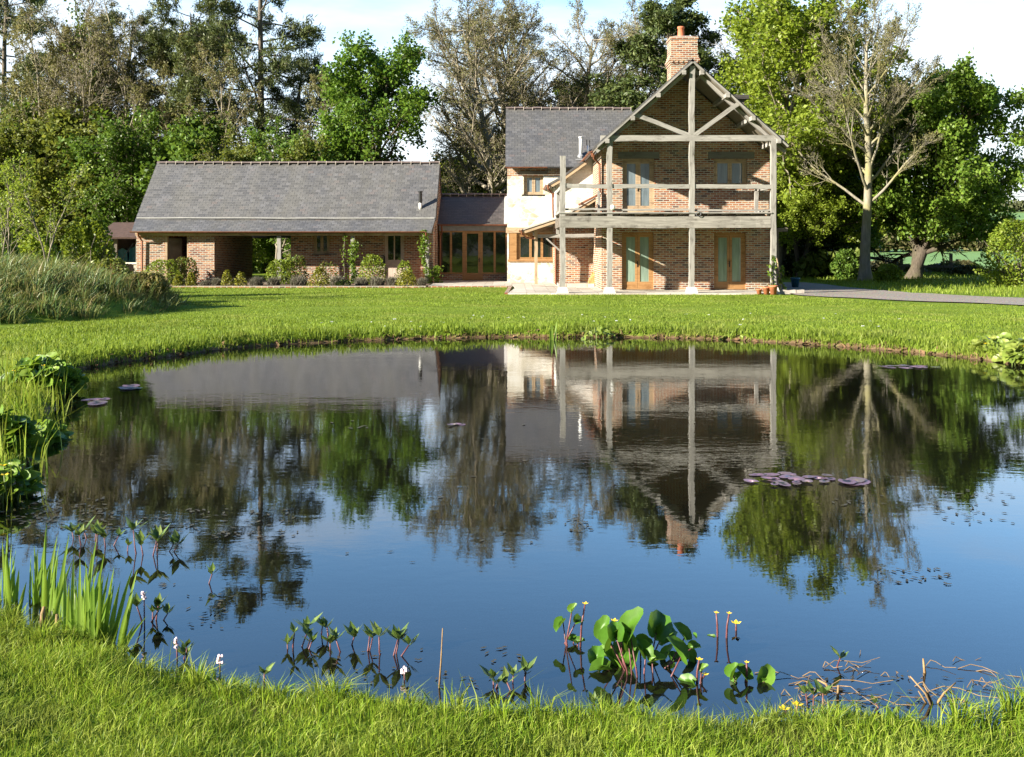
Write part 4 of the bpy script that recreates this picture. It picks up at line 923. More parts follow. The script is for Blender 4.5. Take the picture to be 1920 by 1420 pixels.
T['conf'] = tree_mesh('dark_conifer', 33, 16.5, .28, [dict(n=60, t0=.16, a=1.2, sd=.2, len=lambda t: .34*np.clip(1.75*(1.02-t), .1, 1)**.7, nseg=6, wob=.12, trop=.015, rr=.4),
        dict(n=9, t0=.25, a=.75, sd=.2, len=.42, nseg=4, wob=.13, trop=.04, rr=.5, flat=.6), dict(n=5, t0=.25, a=.7, sd=.25, len=.5, nseg=3, wob=.14, trop=.06, rr=.6)], [(3, 19, .26, .085, .16, .4, -.1, True)], wob0=.02)
T['slim'] = tree_mesh('slim', 17, 15.0, .125, lvl(bare, n_0=13, n_1=7, n_2=6, n_3=4, t0_0=.34, a_0=.62, len_0=lambda t: .34*np.clip(1.2 - .7*t, .1, 1)), [(4, 2, .15, .08, .08, .2, 0, False)], wob0=.055, twig=.011, ivy=[(0, 420, .2, .17, .45)])
T['airy'] = tree_mesh('airy', 19, 8.6, .10, [dict(n=17, t0=.12, a=.85, sd=.2, len=prof_round(.36), nseg=6, wob=.13, trop=.045, rr=.5), dict(n=8, t0=.2, a=.7, sd=.2, len=.5, nseg=4, wob=.15, trop=.02, rr=.55), dict(n=5, t0=.2, a=.7, sd=.25, len=.55, nseg=3, wob=.16, trop=.0, rr=.6)], [(3, 8, .2, .14, .16, .5, .2, False)], wob0=.07, fork=2)
T['sapling'] = tree_mesh('sapling', 41, 4.3, .035, [dict(n=11, t0=.3, a=.6, sd=.2, len=.34, nseg=5, wob=.13, trop=.06, rr=.5), dict(n=6, t0=.2, a=.6, sd=.2, len=.5, nseg=4, wob=.15, trop=.03, rr=.6)], [(2, 10, .09, .06, .08, .4, 0, False)], wob0=.06, fork=2, twig=.006)
def ml(l, b): return dict(trunk=b, crown=l, ivy=L_ivy)
def ground_z(x, y): return float(hz(np.array([x]), np.array([y]))[0])
def place(name, key, leaf, bark, px, Yd, label, group, rz=0., sc=1., sz=None, cat_='tree'):
    if px < 660 and key != 'sapling':      # the wood's edge runs towards the garden from left to right
        y2 = 73 - 13*max(0, px)/660 + dict(pine=3, pine2=4, ash=0, ash2=-1, slim=-2, airy=-5, low=-2).get(key, 0) + 1.5*math.sin(px*.37); sc *= y2/Yd; Yd = y2
    x = (px - CX)*Yd/F; ms = T[key]
    mats = ml(leaf, bark)
    ms2 = {}
    for k, m in ms.items():
        if len(m.materials) and m.materials[0] is not mats[k]:
            m = m.copy(); m.materials.clear(); m.materials.append(mats[k])
        ms2[k] = m
    return tree(name, ms2, mats, (x, Yd, ground_z(x, Yd) - .05), label, cat_, group, rz, sc, sz)
G1 = 'pines behind the barn'; G2 = 'bare trees left of the barn'; G3 = 'leafy trees behind the garden'; G4 = 'low leafy trees at the wood edge'
place('pine_tree', 'pine', L_pine, bark_brown, 478, 63, 'tall straight pine trunk rising over the middle of the barn roof', G1, .4, 1.2)
place('pine_tree', 'pine2', L_pine, bark_brown, 392, 67, 'shorter dark pine just left of the tallest pine over the barn', G1, 2.0, 1.12)
place('pine_tree', 'pine2', L_pine, bark_brown, 300, 68, 'dark pine over the left end of the barn roof ridge', G1, 4.1, 1.12)
place('pine_tree', 'pine2', L_pine, bark_brown, 548, 69, 'pine right of the tallest pine with boughs against the sky', G1, 5.3, .98)
place('pine_tree', 'pine', L_pine, bark_brown, -8, 57, 'dark pine cut by the top left corner of the photo', G1, 1.0, .98)
place('pine_tree', 'pine2', L_pine, bark_brown, 118, 66, 'dark pine second from the left edge among bare trunks', G1, 3.0, 1.0)
place('pine_tree', 'pine', L_pine, bark_brown, 222, 66, 'dark pine above the shed among bare trunks', G1, 1.7, .98)
place('bare_tree', 'ash2', L_bud, bark_grey, 196, 55, 'bare ivy clad tree just left of the barn gable', G2, .3, .98)
place('bare_tree', 'ash', L_bud, bark_pale, 146, 53, 'pale stemmed bare tree second from the barn gable', G2, 2.2, .95)
place('leafy_tree', 'mid', L_dk2, bark_dark, 715, 58, 'round dark green leafy tree behind the right half of the barn', G3, .5, 1.03)
place('budding_tree', 'bud', L_bud, bark_grey, 938, 60, 'large budding tree with thick trunk behind the glazed link', 'bare budding trees behind the house', .9, 1.07)
place('budding_tree', 'bud', L_bud, bark_grey, 1085, 68, 'budding tree right of the large one behind the wing roof', 'bare budding trees behind the house', 3.4, 1.08)
place('budding_tree', 'bud', L_bud, bark_grey, 1015, 66, 'budding tree between the two largest behind the wing', 'bare budding trees behind the house', 1.2, 1.15)
place('budding_tree', 'bud', L_bud, bark_grey, 965, 72, 'budding tree far behind the left end of the wing roof', 'bare budding trees behind the house', 2.7, 1.2)
place('budding_tree', 'bud', L_bud, bark_grey, 1140, 76, 'budding tree left of the dark conifer behind the wing ridge', 'bare budding trees behind the house', 4.2, 1.22)
place('budding_tree', 'ash', L_bud, bark_grey, 1390, 70, 'bare tree top showing between dark conifer and green tree', 'bare budding trees behind the house', 2.4, 1.16)
place('leafy_tree', 'mid', L_fresh, bark_dark, 1120, 72, 'bright green leafy crown just above the wing roof ridge', G3, 2.5, 1.05)
place('conifer_tree', 'conf', L_conf, bark_brown, 1258, 62, 'dark conifer rising directly behind the brick chimney', None, .2, 1.30, .83)
place('leafy_tree', 'fresh', L_fresh, bark_grey, 1468, 55, 'tall fresh green tree close behind the right of the gable', G3, 1.1, 1.13)
place('leafy_tree', 'fresh', L_fresh, bark_dark, 1532, 54, 'shorter fresh green tree right of the gable eaves', G3, 4.4, .70)
place('leafy_tree', 'fresh', L_fresh, bark_dark, 1500, 53.5, 'lowest fresh green tree touching the right gable eaves', G3, 2.7, .62)
place('bare_tree', 'pale', L_bud, bark_pale, 1622, 49.3, 'pale trunked bare tree standing beside the gravel drive', None, .6, 1.07)
place('leafy_tree', 'dark', L_mid, bark_dark, 1708, 52.5, 'broad dark green tree right of the pale trunked bare tree', G3, .8, .86, 1.16)
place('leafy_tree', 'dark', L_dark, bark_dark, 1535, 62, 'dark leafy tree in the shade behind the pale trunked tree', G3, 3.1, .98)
place('leafy_tree', 'dark', L_mid, bark_dark, 1590, 66, 'green leafy tree deepest in the right hand wood', G3, 5.0, .85)
place('bare_tree', 'ash', L_bud, bark_dark, 1985, 58, 'bare tree reaching in from the right edge over the fields', None, 2.9, .72)
k_ = 0
for px, Yd, sc, lf, lab in ((20, 50, 1.0, L_olive, 'olive green low tree at the far left behind the mound'), (92, 53, 1.15, L_dark, 'mid green low tree behind the two saplings'), (150, 58, 1.2, L_olive, 'olive low tree left of the shed roof'),
        (120, 51, .85, L_dark, 'green low tree in front of the ivy clad trunks'),
        (235, 60, 1.2, L_dark, 'mid green low tree over the shed roof'), (398, 66, 1.3, L_dark, 'dark low tree left of the tallest pine trunk'),
        (636, 73, 1.3, L_dark, 'dark low tree against the round leafy tree'), (855, 70, 1.05, L_dark, 'dark low tree between barn gable and house wing'),
        (1010, 72, 1.3, L_mid, 'green low tree behind the left of the wing roof'), (1545, 58, .75, L_dark, 'dark low tree in shade right of the house'), (498, 74, .62, L_mid, 'low green tree seen through the barn passage')):
    k_ += 1; place('low_tree', 'low', lf, bark_dark, px, Yd, lab, G4, k_*1.9, sc)
place('sapling', 'sapling', L_fresh, bark_grey, 20, 31, 'slender pale sapling nearest the left edge', 'saplings behind the mound', .2, .95, None)
place('sapling', 'sapling', L_fresh, bark_grey, 84, 30, 'slender pale sapling right of its twin behind the mound', 'saplings behind the mound', 2.6, .9, None)

for i, (px, Yd, sc, lab) in enumerate(((78, 56, 1.0, 'slim pale trunk nearest the two saplings'), (118, 58, .96, 'slim leaning trunk behind the large lime bush'), (172, 60, 1.05, 'slim trunk above the left of the large lime bush'), (228, 57, .95, 'slim pale trunk above the shed roof'), (325, 65, 1.05, 'slim trunk rising over the left barn roof end'), (432, 71, 1.1, 'slim trunk close left of the tallest pine'), (600, 72, .95, 'slim bare tree left of the round leafy tree'))):
    place('slim_tree', 'slim', L_bud, bark_pale if i % 2 == 0 else bark_grey, px, Yd, lab, 'slim bare trees in the left wood', i*2.3, sc)
for i, (px, Yd, sc, lf, lab) in enumerate(((12, 54, .95, L_olive, 'airy olive tree at the left edge of the wood'), (135, 55, .85, L_olive, 'airy olive tree above the large lime bush'), (190, 58, 1.0, L_olive, 'airy olive tree left above the shed'), (262, 62, 1.05, L_dark, 'airy green tree at the left end of the barn roof'), (425, 68, 1.05, L_olive, 'airy olive tree left of the tallest pine base'), (520, 68, 1.1, L_dark, 'airy green tree right of the tallest pine base'), (612, 69, 1.0, L_olive, 'airy olive tree left of the round leafy tree'), (870, 66, .85, L_olive, 'airy olive tree above the link roof'))):
    place('airy_tree', 'airy', lf, bark_grey, px, Yd, lab, 'airy leafing trees at the wood edge', i*1.7 + .4, sc)

# undergrowth bands and hedges (leaf masses nobody could count)
def leaf_mass(name, label, boxes, n, l, w, mat, seed, kind='stuff', cat_=None, top=None):
    rg = np.random.default_rng(seed); parts = []
    for (xa, xb, ya, yb, zt_) in boxes:
        m = int(n*(xb-xa)); x = rg.uniform(xa, xb, m); y = rg.uniform(ya, yb, m)
        hh = zt_*(.62 + .25*np.sin(x*.9 + seed) + .13*np.sin(x*2.7 + y)); z = hz(x, y) + hh*np.sqrt(rg.random(m))
        parts.append(cards(rg, np.stack([x, y, z], 1), l, w, .4))
    v, q = cat(parts); return tag(link(name, mesh_np(name, v, q), mat), label, cat_, None, kind)
leaf_mass('undergrowth', 'dark green woodland undergrowth behind the buildings', [(-48, -8, 76, 82, 4.6), (14, 21.5, 62, 70, 4.0), (-8, 14, 74, 80, 5.5), (15, 18.5, 52, 58, 1.6)], 620, .42, .3, leaf_mat('leaf_under', [(.06, .095, .018), (.10, .14, .026), (.155, .19, .042)], .25, .5, .4), 5)
leaf_mass('back_hedge', 'tall green hedge behind the viewpoint mirrored in the windows', [(-60, 60, -46, -40, 6.5)], 90, .9, .6, L_mid, 6)
L_hedge = leaf_mat('leaf_hedge', [(.07, .065, .025), (.11, .10, .04), (.09, .11, .03)], .2, .6, .2)
leaf_mass('field_hedge', 'brown green field hedge just beyond the wooden fence', [(33, 80, 93, 95, 2.0), (29.5, 34, 76, 79, 1.6)], 260, .5, .35, L_hedge, 8, 'thing', 'hedge')
leaf_mass('field_hedge', 'second brown hedge higher on the far field', [(60, 150, 214, 219, 4.5)], 110, 1.2, .8, L_hedge, 9, 'thing', 'hedge')
leaf_mass('far_treeline', 'far hedges and trees along the hill', [(120, 330, 330, 336, 5.0), (150, 420, 560, 572, 7), (300, 760, 862, 880, 9)], 30, 2.6, 1.9, leaf_mat('leaf_far', [(.06, .075, .03), (.09, .10, .045)], .1, .8, .02), 10)
t_ = simple('chalk_track', (.55, .48, .36), .95, .15, .2)
xs_ = np.linspace(85, 170, 30); ys_ = 250 + 12*np.sin(xs_*.03) - (xs_-85)*.25
v1 = np.stack([xs_, ys_, hz(xs_, ys_)+.25], 1); v2 = np.stack([xs_, ys_+7, hz(xs_, ys_+7)+.25], 1)
V = np.concatenate([v1, v2]); I = np.arange(29)
tag(link('chalk_path', mesh_np('chalk_path', V, np.stack([I, I+1, I+31, I+30], 1)), t_), 'pale chalk track crossing the far hill field', None, None, 'structure')
# ------------------------------------------------------------------ blades
def blades(rg, P, H, Wd, lean=.5, ldir=None, curve=1.0):
    """bent tapering blades; P base points, H heights, Wd widths"""
    n = len(P); H = np.asarray(H); th = rg.uniform(0, 2*math.pi, n); s = np.stack([np.cos(th), np.sin(th), np.zeros(n)], 1)
    ph = rg.uniform(0, 2*math.pi, n); ld = np.stack([np.cos(ph), np.sin(ph), np.zeros(n)], 1)
    if ldir is not None: ld = unit(ld*.7 + np.array(ldir))
    ln = (np.abs(rg.normal(0, lean, n))*H)[:, None]; w = (np.asarray(Wd)*rg.uniform(.7, 1.3, n))[:, None]*.5; h = H[:, None]*np.array((0, 0, 1.))
    V = np.stack([P - s*w, P + s*w, P + h*.55 + ld*ln*.3*curve + s*w*.8, P + h*.55 + ld*ln*.3*curve - s*w*.8, P + h*(1 - .15*np.minimum(1, ln/H[:, None])) + ld*ln], 1).reshape(-1, 3)
    b = np.arange(n)*5
    return V, np.stack([b, b+1, b+2, b+3], 1), np.stack([b+3, b+2, b+4], 1)
def blade_obj(name, parts, mat, parent=None):
    V, Q, Tt, o = [], [], [], 0
    for v, q, t3 in parts: V.append(v); Q.append(q+o); Tt.append(t3+o); o += len(v)
    return link(name, mesh_np(name, np.concatenate(V), np.concatenate(Q), np.concatenate(Tt)), mat, parent)
rp_ = np.random.default_rng(99)
Gr_near = leaf_mat('grass_near', [(.056, .118, .007), (.135, .220, .013), (.205, .29, .022), (.32, .36, .075)], .34, .45, 1.6, .15, None, .65, (2.3, .55))
Gr_far = leaf_mat('grass_far', [(.108, .168, .014), (.165, .235, .024), (.225, .285, .04)], .38, .5, .45, .18, None, .7, (.55, .6))
Gr_mound = leaf_mat('grass_mound', [(.035, .085, .022), (.075, .145, .038), (.12, .20, .060), (.17, .22, .065), (.27, .23, .10)], .3, .45, .5)
def land_pts(x0, x1, y0, y1, dens, dmin=.0, dmax=99):
    n = int((x1-x0)*(y1-y0)*dens); x = rp_.uniform(x0, x1, n); y = rp_.uniform(y0, y1, n); d = pond_sd(x, y); k = (d > dmin) & (d < dmax)
    x, y, d = x[k], y[k], d[k]; return np.stack([x, y, hz(x, y) - .01], 1), d
# near bank
P, d = land_pts(-3.0, 2.6, 3.05, 5.2, 17000, .01, 3)
tuft = .5 + .5*np.sin(P[:, 0]*5.1 + np.sin(P[:, 1]*6.3)*1.4)*np.cos(P[:, 1]*4.7 + P[:, 0]*2.2)
H = (.025 + .045*rp_.random(len(P)) + .055*tuft**2*rp_.random(len(P)))*(1 + .5*np.exp(-d/.12)*tuft)
k = rp_.random(len(P)) < (.55 + .45*tuft)
pa = blades(rp_, P[k], H[k], .0040, .70, (.2, -.1, 0))
P2, d2 = land_pts(-3.0, 2.75, 3.3, 5.3, 420, -.05, .25); P2[:, 2] = np.maximum(P2[:, 2], -.03)
pb = blades(rp_, P2, .07 + .11*rp_.random(len(P2))**2, .0045, .8)
P3, d3 = land_pts(-7.5, -2.9, 4.4, 13.5, 900, .02, 3.0)
pc = blades(rp_, P3, .06 + .10*rp_.random(len(P3)), .010, .5)
def tuft_at(px, py, n, h, w, rg):
    Yq = (CH - .08)*F/(py - HY); c = np.array(((px - CX)*Yq/F, Yq)); a = rg.uniform(0, 6.283, n); o = np.stack([np.cos(a), np.sin(a)], 1); P = np.c_[c + o*rg.uniform(0, .035, n)[:, None], np.zeros(n)]; P[:, 2] = hz(P[:, 0], P[:, 1]) - .01
    H = h*rg.uniform(.45, 1.05, n); v, q, t3 = blades(rg, P, H, np.full(n, w), .35); d5 = np.repeat(np.c_[o*.75 + (.25, 0), np.zeros(n)]*(H*rg.uniform(.3, 1.1, n))[:, None], 5, 0)*np.tile(np.array((0, 0, .3, .3, 1.0)), n)[:, None]
    d5[4::5, 2] -= (np.linalg.norm(d5[4::5], axis=1)**1.5)*.9; return v + d5, q, t3
tf = [tuft_at(px, py, n, h, .0048, rp_) for px, py, n, h in ((370,1265,80,.17),(420,1290,60,.14),(600,1290,120,.19),(630,1300,90,.16),(760,1318,40,.14),(860,1322,40,.15),(1010,1335,60,.17),(1130,1345,90,.16),(1165,1352,70,.15),(1270,1345,50,.12),(1430,1348,50,.13),(1560,1360,60,.13),(1690,1352,50,.14),(1800,1340,110,.19),(1850,1335,120,.21),(1900,1330,130,.21),(1940,1325,100,.2),(80,1195,80,.14),(180,1230,70,.13),(270,1250,70,.13),(20,1170,80,.15),(1220,1352,50,.14),(940,1345,60,.13),(690,1312,60,.13),(520,1290,60,.14))]
P4, d4 = land_pts(-7.2, -3.4, 6.4, 14.8, 55, -.25, .9); P4[:, 2] = np.maximum(P4[:, 2], -.05)
pd_ = blades(rp_, P4, .18 + .34*rp_.random(len(P4)), .014, .4)
tag(blade_obj('near_grass', [pa, pb, pc, pd_] + tf, Gr_near), 'long bright green grass on the near bank', None, None, 'stuff')
# rough grass of the far bank, then the mown lawn
P, d = land_pts(-10.5, 16.5, 15.0, 29.5, 420, .05); ok = (mound(P[:, 0], P[:, 1]) < .12) & (P[:, 1] < 29.5); P, d = P[ok], d[ok]
cl = .5 + .5*np.sin(P[:, 0]*1.9 + np.sin(P[:, 1]*1.3)*2)*np.cos(P[:, 1]*1.7)
pa = blades(rp_, P, (.03 + .075*rp_.random(len(P))*(.25+.75*cl))*np.clip(1.25 - (P[:, 1]-19)*.09, .45, 1.2), .015, .55)
P2, d2 = land_pts(-7.5, 10.5, 13.0, 23.0, 560, -.02, .5)
pb = blades(rp_, P2, .07 + .13*rp_.random(len(P2)), .016, .6)
tag(blade_obj('rough_grass', [pa, pb], Gr_far), 'rough green grass along the far bank of the pond', None, None, 'stuff')
n = 90000; x = rp_.uniform(-14.5, 17, n); y = rp_.uniform(28.5, 41.3, n)
k = ~(((x > -.3) & (x < 9.6) & (y > 35.65)) | ((x > 9.3) & (y > 44 - (x-9.3)*2.2 - 8.2))) & (mound(x, y) < .1) & ~((x > -3.6) & (x < 0) & (y > 41.7))
P = np.stack([x[k], y[k], hz(x[k], y[k])-.01], 1)
tag(blade_obj('mown_lawn', [blades(rp_, P, .03 + .03*rp_.random(len(P)), .018, .5)], Gr_far), 'short mown lawn before the house and barn', None, None, 'stuff')
# grass strip beyond the drive
n = 16000; x = rp_.uniform(13, 32, n); y = rp_.uniform(33, 62, n); P = np.stack([x, y, hz(x, y)-.01], 1); k = (y > 33.5 + (17.2-x)*1.3) & (x > 13.9)
tag(blade_obj('verge_grass', [blades(rp_, P[k], .08 + .16*rp_.random(k.sum()), .03, .5)], Gr_far), 'shaded grass verge beyond the gravel drive', None, None, 'stuff')
# long grass and sedge on the mound: tussocks whose blades arch outwards
dry = leaf_mat('grass_dry', [(.16, .13, .05), (.26, .21, .09), (.20, .19, .05), (.12, .15, .04)], .3, .6, .7)
def tussocks(n, per, keep, hmin, hmax, w, seed):
    rg = np.random.default_rng(seed); th = rg.uniform(0, 6.283, n); rr = np.sqrt(rg.random(n))*1.02; x = MC[0] + MR[0]*rr*np.cos(th); y = MC[1] + MR[1]*rr*np.sin(th)
    k = (pond_sd(x, y) > .5) & keep(x, y, rg); x, y = x[k], y[k]; m = len(x); hh = rg.uniform(hmin, hmax, m)*(.55 + .75*rg.random(m)**2)*(.92 + .22*np.sin(x*1.3 + 1)*np.cos(y*1.1) + .12*np.sin(x*3.1 + y*2.3)); sz_ = rg.uniform(.10, .26, m)
    par = np.repeat(np.arange(m), per); N = m*per; off = rg.normal(0, 1, (N, 2))*sz_[par][:, None]*.5; px_, py_ = x[par] + off[:, 0], y[par] + off[:, 1]
    P = np.stack([px_, py_, hz(px_, py_) - .03], 1); H = hh[par]*rg.uniform(.45, 1.1, N); ld = np.c_[off/(sz_[par][:, None]) + (.35, 0), np.zeros(N)]
    V, Q, T3 = blades(rg, P, H, np.full(N, w), .55, None); d5 = np.repeat(ld*(H*.55)[:, None], 5, 0)*np.tile(np.array((0, 0, .35, .35, 1.0)), N)[:, None]; return V + d5, Q, T3
right = lambda x, y, rg: (x > -11.6 + rg.normal(0, .7, len(x))) & (y > 22.8 + rg.normal(0, .8, len(x)))
left = lambda x, y, rg: ~right(x, y, np.random.default_rng(3)) | (rg.random(len(x)) < .4)
tag(blade_obj('mound_grass', [tussocks(1650, 26, left, .30, .68, .026, 71)], Gr_mound), 'long blue green sedge covering the mound', None, None, 'stuff')
tag(blade_obj('dry_grass', [tussocks(420, 22, right, .30, .62, .018, 72), tussocks(170, 16, lambda x, y, rg: y < 99, .3, .8, .016, 73), tussocks(60, 5, lambda x, y, rg: y < 99, .9, 1.3, .012, 74)], dry), 'straw coloured grass stems at the end of the mound', None, None, 'stuff')
# soil clods on the bank edge -> leaf litter and reed scraps on far shore
P, d = land_pts(-7, 9, 12.5, 21.5, 60, -.06, .14); P[:, 2] = np.maximum(P[:, 2], 0)+.02
lit = simple('litter', (.17, .10, .05), .9, .5, 30)
v, q = cards(rp_, P, .14, .05, .9); tag(link('bank_litter', mesh_np('bank_litter', v, q), lit), 'brown plant litter along the far waterline', None, None, 'stuff')

# ------------------------------------------------------------------ shrubs
def shrub(name, loc, r, h, n, l, w, leaf, label, cat_, group=None, shape='dome', stems=9, stem=None, seed=0, up=.35, aspect=1.0):
    rg = np.random.default_rng(seed + 500); root = empty(name, loc, label, cat_, group)
    u = rg.random(n); th = rg.uniform(0, 6.283, n); zz = rg.random(n)
    if shape == 'cone': rad_ = r*(1 - zz**1.5*.72)
    elif shape == 'ball': rad_ = r*np.sqrt(np.clip(1 - (2*zz-1)**2*.93, 0, 1))
    else: rad_ = r*np.sqrt(np.clip(1 - zz**2*.9, 0, 1))*(.55 + .45*np.minimum(1, zz*3.2))
    lump = 1 + .22*np.sin(th*3 + seed)*np.cos(zz*5 + seed) + .14*np.sin(th*7 + seed*2 + zz*9)
    q_ = np.where(u < .72, .80 + .22*rg.random(n), np.sqrt(rg.random(n)))
    C = np.stack([rad_*lump*q_*np.cos(th), rad_*lump*q_*np.sin(th)*aspect, h*zz*(.85 + .3*lump*.5)], 1)
    al = unit(np.stack([np.cos(th), np.sin(th), .9*np.ones(n)], 1)); v, q = cards(rg, C, l, w, up, al)
    link('foliage', mesh_np(name + '_foliage', v, q), leaf, root, False)
    th = rg.uniform(0, 6.283, stems); P = grow(rg, np.c_[rg.normal(0, r*.12, (stems, 2)), np.full(stems, -.05)], np.stack([np.cos(th)*.5, np.sin(th)*.5*aspect, np.ones(stems)], 1), rg.uniform(.6, .95, stems)*h, 5, .12, .02)
    v, q = tubes(P, np.tile(np.linspace(.014, .005, 6)*max(1, h/1.2), (stems, 1)), 4); link('stems', mesh_np(name + '_stems', v, q), stem or bark_brown, root, False)
    return root
L_box = leaf_mat('leaf_box', [(.10, .125, .010), (.18, .19, .016), (.28, .26, .035)], .25, .4, 6)
L_lime = leaf_mat('leaf_lime', [(.095, .155, .012), (.16, .225, .020), (.235, .28, .04)], .35, .45, 2)
L_peony = leaf_mat('leaf_shrub', [(.05, .10, .014), (.09, .15, .02), (.15, .19, .03), (.16, .10, .04)], .33, .45, 2)
L_lav = leaf_mat('leaf_lavender', [(.11, .095, .075), (.17, .15, .12), (.14, .15, .10)], .2, .7, 3)
sd_ = 0
def bush(px0, px1, ytop, Yd, leaf, label, cat_='shrub', name='shrub', shape='dome', n=900, l=.10, w=.06, group=None, aspect=.8, stems=9):
    global sd_; sd_ += 1
    x = ((px0+px1)/2 - CX)*Yd/F; r = (px1-px0)/2*Yd/F; z0 = ground_z(x, Yd); h = CH - (ytop - HY)*Yd/F - z0
    return shrub(name, (x, Yd, z0), r, h, n, l, w, leaf, label, cat_, group, shape, stems, None, sd_, .35, aspect)
gb = 'clipped golden box bushes along the barn bed'
for a in ((323, 344, 517, 'small box bush leftmost in the bed beside the mound'), (347, 370, 512, 'box bush second from the left in the barn bed'), (414, 438, 507, 'taller box bush before the barn passage'), (438, 465, 511, 'rounder box bush right before the barn passage')):
    bush(a[0], a[1], a[2], 41.9, L_box, a[3], 'bush', 'box_bush', 'cone', 700, .07, .05, gb, 1)
bush(579, 619, 502, 41.9, L_box, 'wide box bush under the barn window', 'bush', 'box_bush', 'cone', 1100, .07, .05, gb, 1)
bush(741, 784, 508, 41.9, L_box, 'wide box bush rightmost in the bed near the link terrace', 'bush', 'box_bush', 'cone', 1100, .07, .05, gb, 1)
gs = 'flowering shrubs along the barn wall'
bush(268, 345, 488, 44.3, L_lime, 'big yellow green shrub at the left corner of the barn', group=gs, n=1500)
bush(318, 375, 484, 44.7, L_peony, 'dark green shrub under the barn opening', group=gs, n=1200)
bush(496, 560, 487, 44.4, L_lime, 'spreading lime shrub beside the passage post', group=gs, n=1300)
bush(538, 580, 480, 44.6, L_peony, 'shrub left of the barn window', group=gs, n=900)
bush(585, 640, 492, 44.5, L_peony, 'loose shrub under the barn window behind the box bush', group=gs, n=420)
bush(672, 726, 478, 44.2, L_lime, 'bright green shrub left of the barn door', group=gs, n=1300)
bush(742, 776, 490, 44.3, L_lime, 'small shrub right of the barn door', group=gs, n=650)
def stub(px0, px1, ytop, Yd, label):
    x = ((px0+px1)/2 - CX)*Yd/F; r = (px1-px0)/2*Yd/F; z0 = ground_z(x, Yd); h = CH - (ytop-HY)*Yd/F - z0
    root = empty('lavender', (x, Yd, z0), label, 'lavender', 'grey lavender mounds in the barn bed'); n = 900
    th = rp_.uniform(0, 6.283, n); q = np.sqrt(rp_.random(n)); P = np.stack([r*.75*q*np.cos(th), r*.6*q*np.sin(th), np.zeros(n)], 1); hh = h*np.sqrt(np.clip(1.05 - q**2*.8, .1, 1))*rp_.uniform(.75, 1.05, n)
    v, q4, t3 = blades(rp_, P, hh, .020, .45); v = v.copy(); link('foliage', mesh_np('lavender', v, q4, t3), L_lav, root, False)
for a in ((372, 398, 524, 'grey lavender mound left of the passage'), (395, 416, 519, 'small lavender mound before the passage pier'), (464, 497, 516, 'grey lavender mound inside the passage mouth'), (497, 528, 517, 'grey lavender mound under the spreading lime shrub'), (540, 582, 514, 'broad lavender mound left of the wide box bush'),
        (616, 648, 514, 'lavender mound right of the wide box bush'), (662, 694, 517, 'lavender mound left of the barn door'), (690, 724, 516, 'lavender mound at the barn door sill'), (722, 748, 516, 'lavender mound left of the rightmost box bush'), (782, 800, 518, 'lavender mound beside the link terrace')):
    stub(a[0], a[1], a[2], 43.0, a[3])
bush(628, 660, 526, 42.6, L_ivy, 'low dark green cushion plant between lavender mounds', n=500, l=.06, w=.04)
def climber(px, y0, y1, Yd, label, wdt=.16, n=500, dx=0.0):
    x0 = (px - CX)*Yd/F; z0 = .12; z1 = CH - (y0 - HY)*Yd/F; root = empty('climber', (x0, Yd, z0), label, 'climbing plant', 'climbers on the barn posts')
    t = np.sort(rp_.random(n)); c = np.stack([dx*t + .07*np.sin(t*9), np.zeros(n), (z1-z0)*t], 1) + rp_.normal(0, 1, (n, 3))*wdt*np.array((1, .5, .6))*(.35 + .65*np.sin(t*5+1)**2)[:, None]
    v, q = cards(rp_, c, .12, .09, .2); link('foliage', mesh_np('climber', v, q), L_mid, root, False)
    m = MB(); m.tube([(dx*q_ + .03*math.sin(q_*9), .0, (z1-z0)*q_) for q_ in np.linspace(0, 1, 7)], .018, 5); m.build('stem', bark_brown, root, False, False)
climber(663, 452, 540, 45.3, 'climber growing up the barn middle post', .17, 460)
climber(801, 432, 540, 45.2, 'climber hanging over the rightmost barn post', .13, 420, -.25)
climber(818, 500, 540, 45.3, 'short leafy climber at the barn corner by the link', .12, 220)
climber(645, 437, 447, 45.35, 'small hanging vine sprig under the barn gutter', .09, 40)
climber(1468, 500, 552, 36.2, 'sparse climber beside the leaning stake', .07, 90, -.1)
climber(1447, 480, 490, 35.9, 'yellow leafed sprig tied to the right balcony post', .09, 70)
# other shrubs
bush(112, 222, 412, 33, L_lime, 'large rounded lime bush behind the mound', n=4200, l=.13, w=.09, stems=16)
bush(30, 118, 440, 35, L_fresh, 'pale green bush between the saplings behind the mound', n=2600, l=.13, w=.09)
bush(-30, 40, 425, 32, L_mid, 'green bush at the left edge behind the mound', n=2400, l=.13, w=.09)
L_dry2 = leaf_mat('leaf_dry_shrub', [(.13, .12, .03), (.20, .18, .05), (.26, .20, .08), (.10, .13, .03)], .3, .55, 2)
bush(228, 318, 512, 27.5, L_dry2, 'straw coloured twiggy shrub at the right end of the mound', n=1500, l=.13, w=.05)
bush(168, 250, 486, 29.5, L_olive, 'olive twiggy shrub on the back of the mound', n=1300, l=.12, w=.06)
bush(205, 262, 498, 34, L_dry2, 'thin brown shrub before the garden shed', n=700, l=.12, w=.06)
bush(1842, 1965, 415, 42, L_lime, 'big golden green bush at the right edge of the garden', n=5200, l=.13, w=.08, stems=18)
bush(1640, 1690, 496, 47.2, L_fresh, 'low bright green shrub right of the pale trunk', n=1300, l=.16, w=.09)
bush(1560, 1612, 470, 51, L_dark, 'dark shrub left of the pale trunk', n=1500, l=.18, w=.12)
bush(1478, 1560, 440, 54, leaf_mat('leaf_shade', [(.012, .026, .008), (.03, .05, .014)], .2, .5, 1), 'dark undergrowth bush right of the house end', n=2600, l=.2, w=.14)
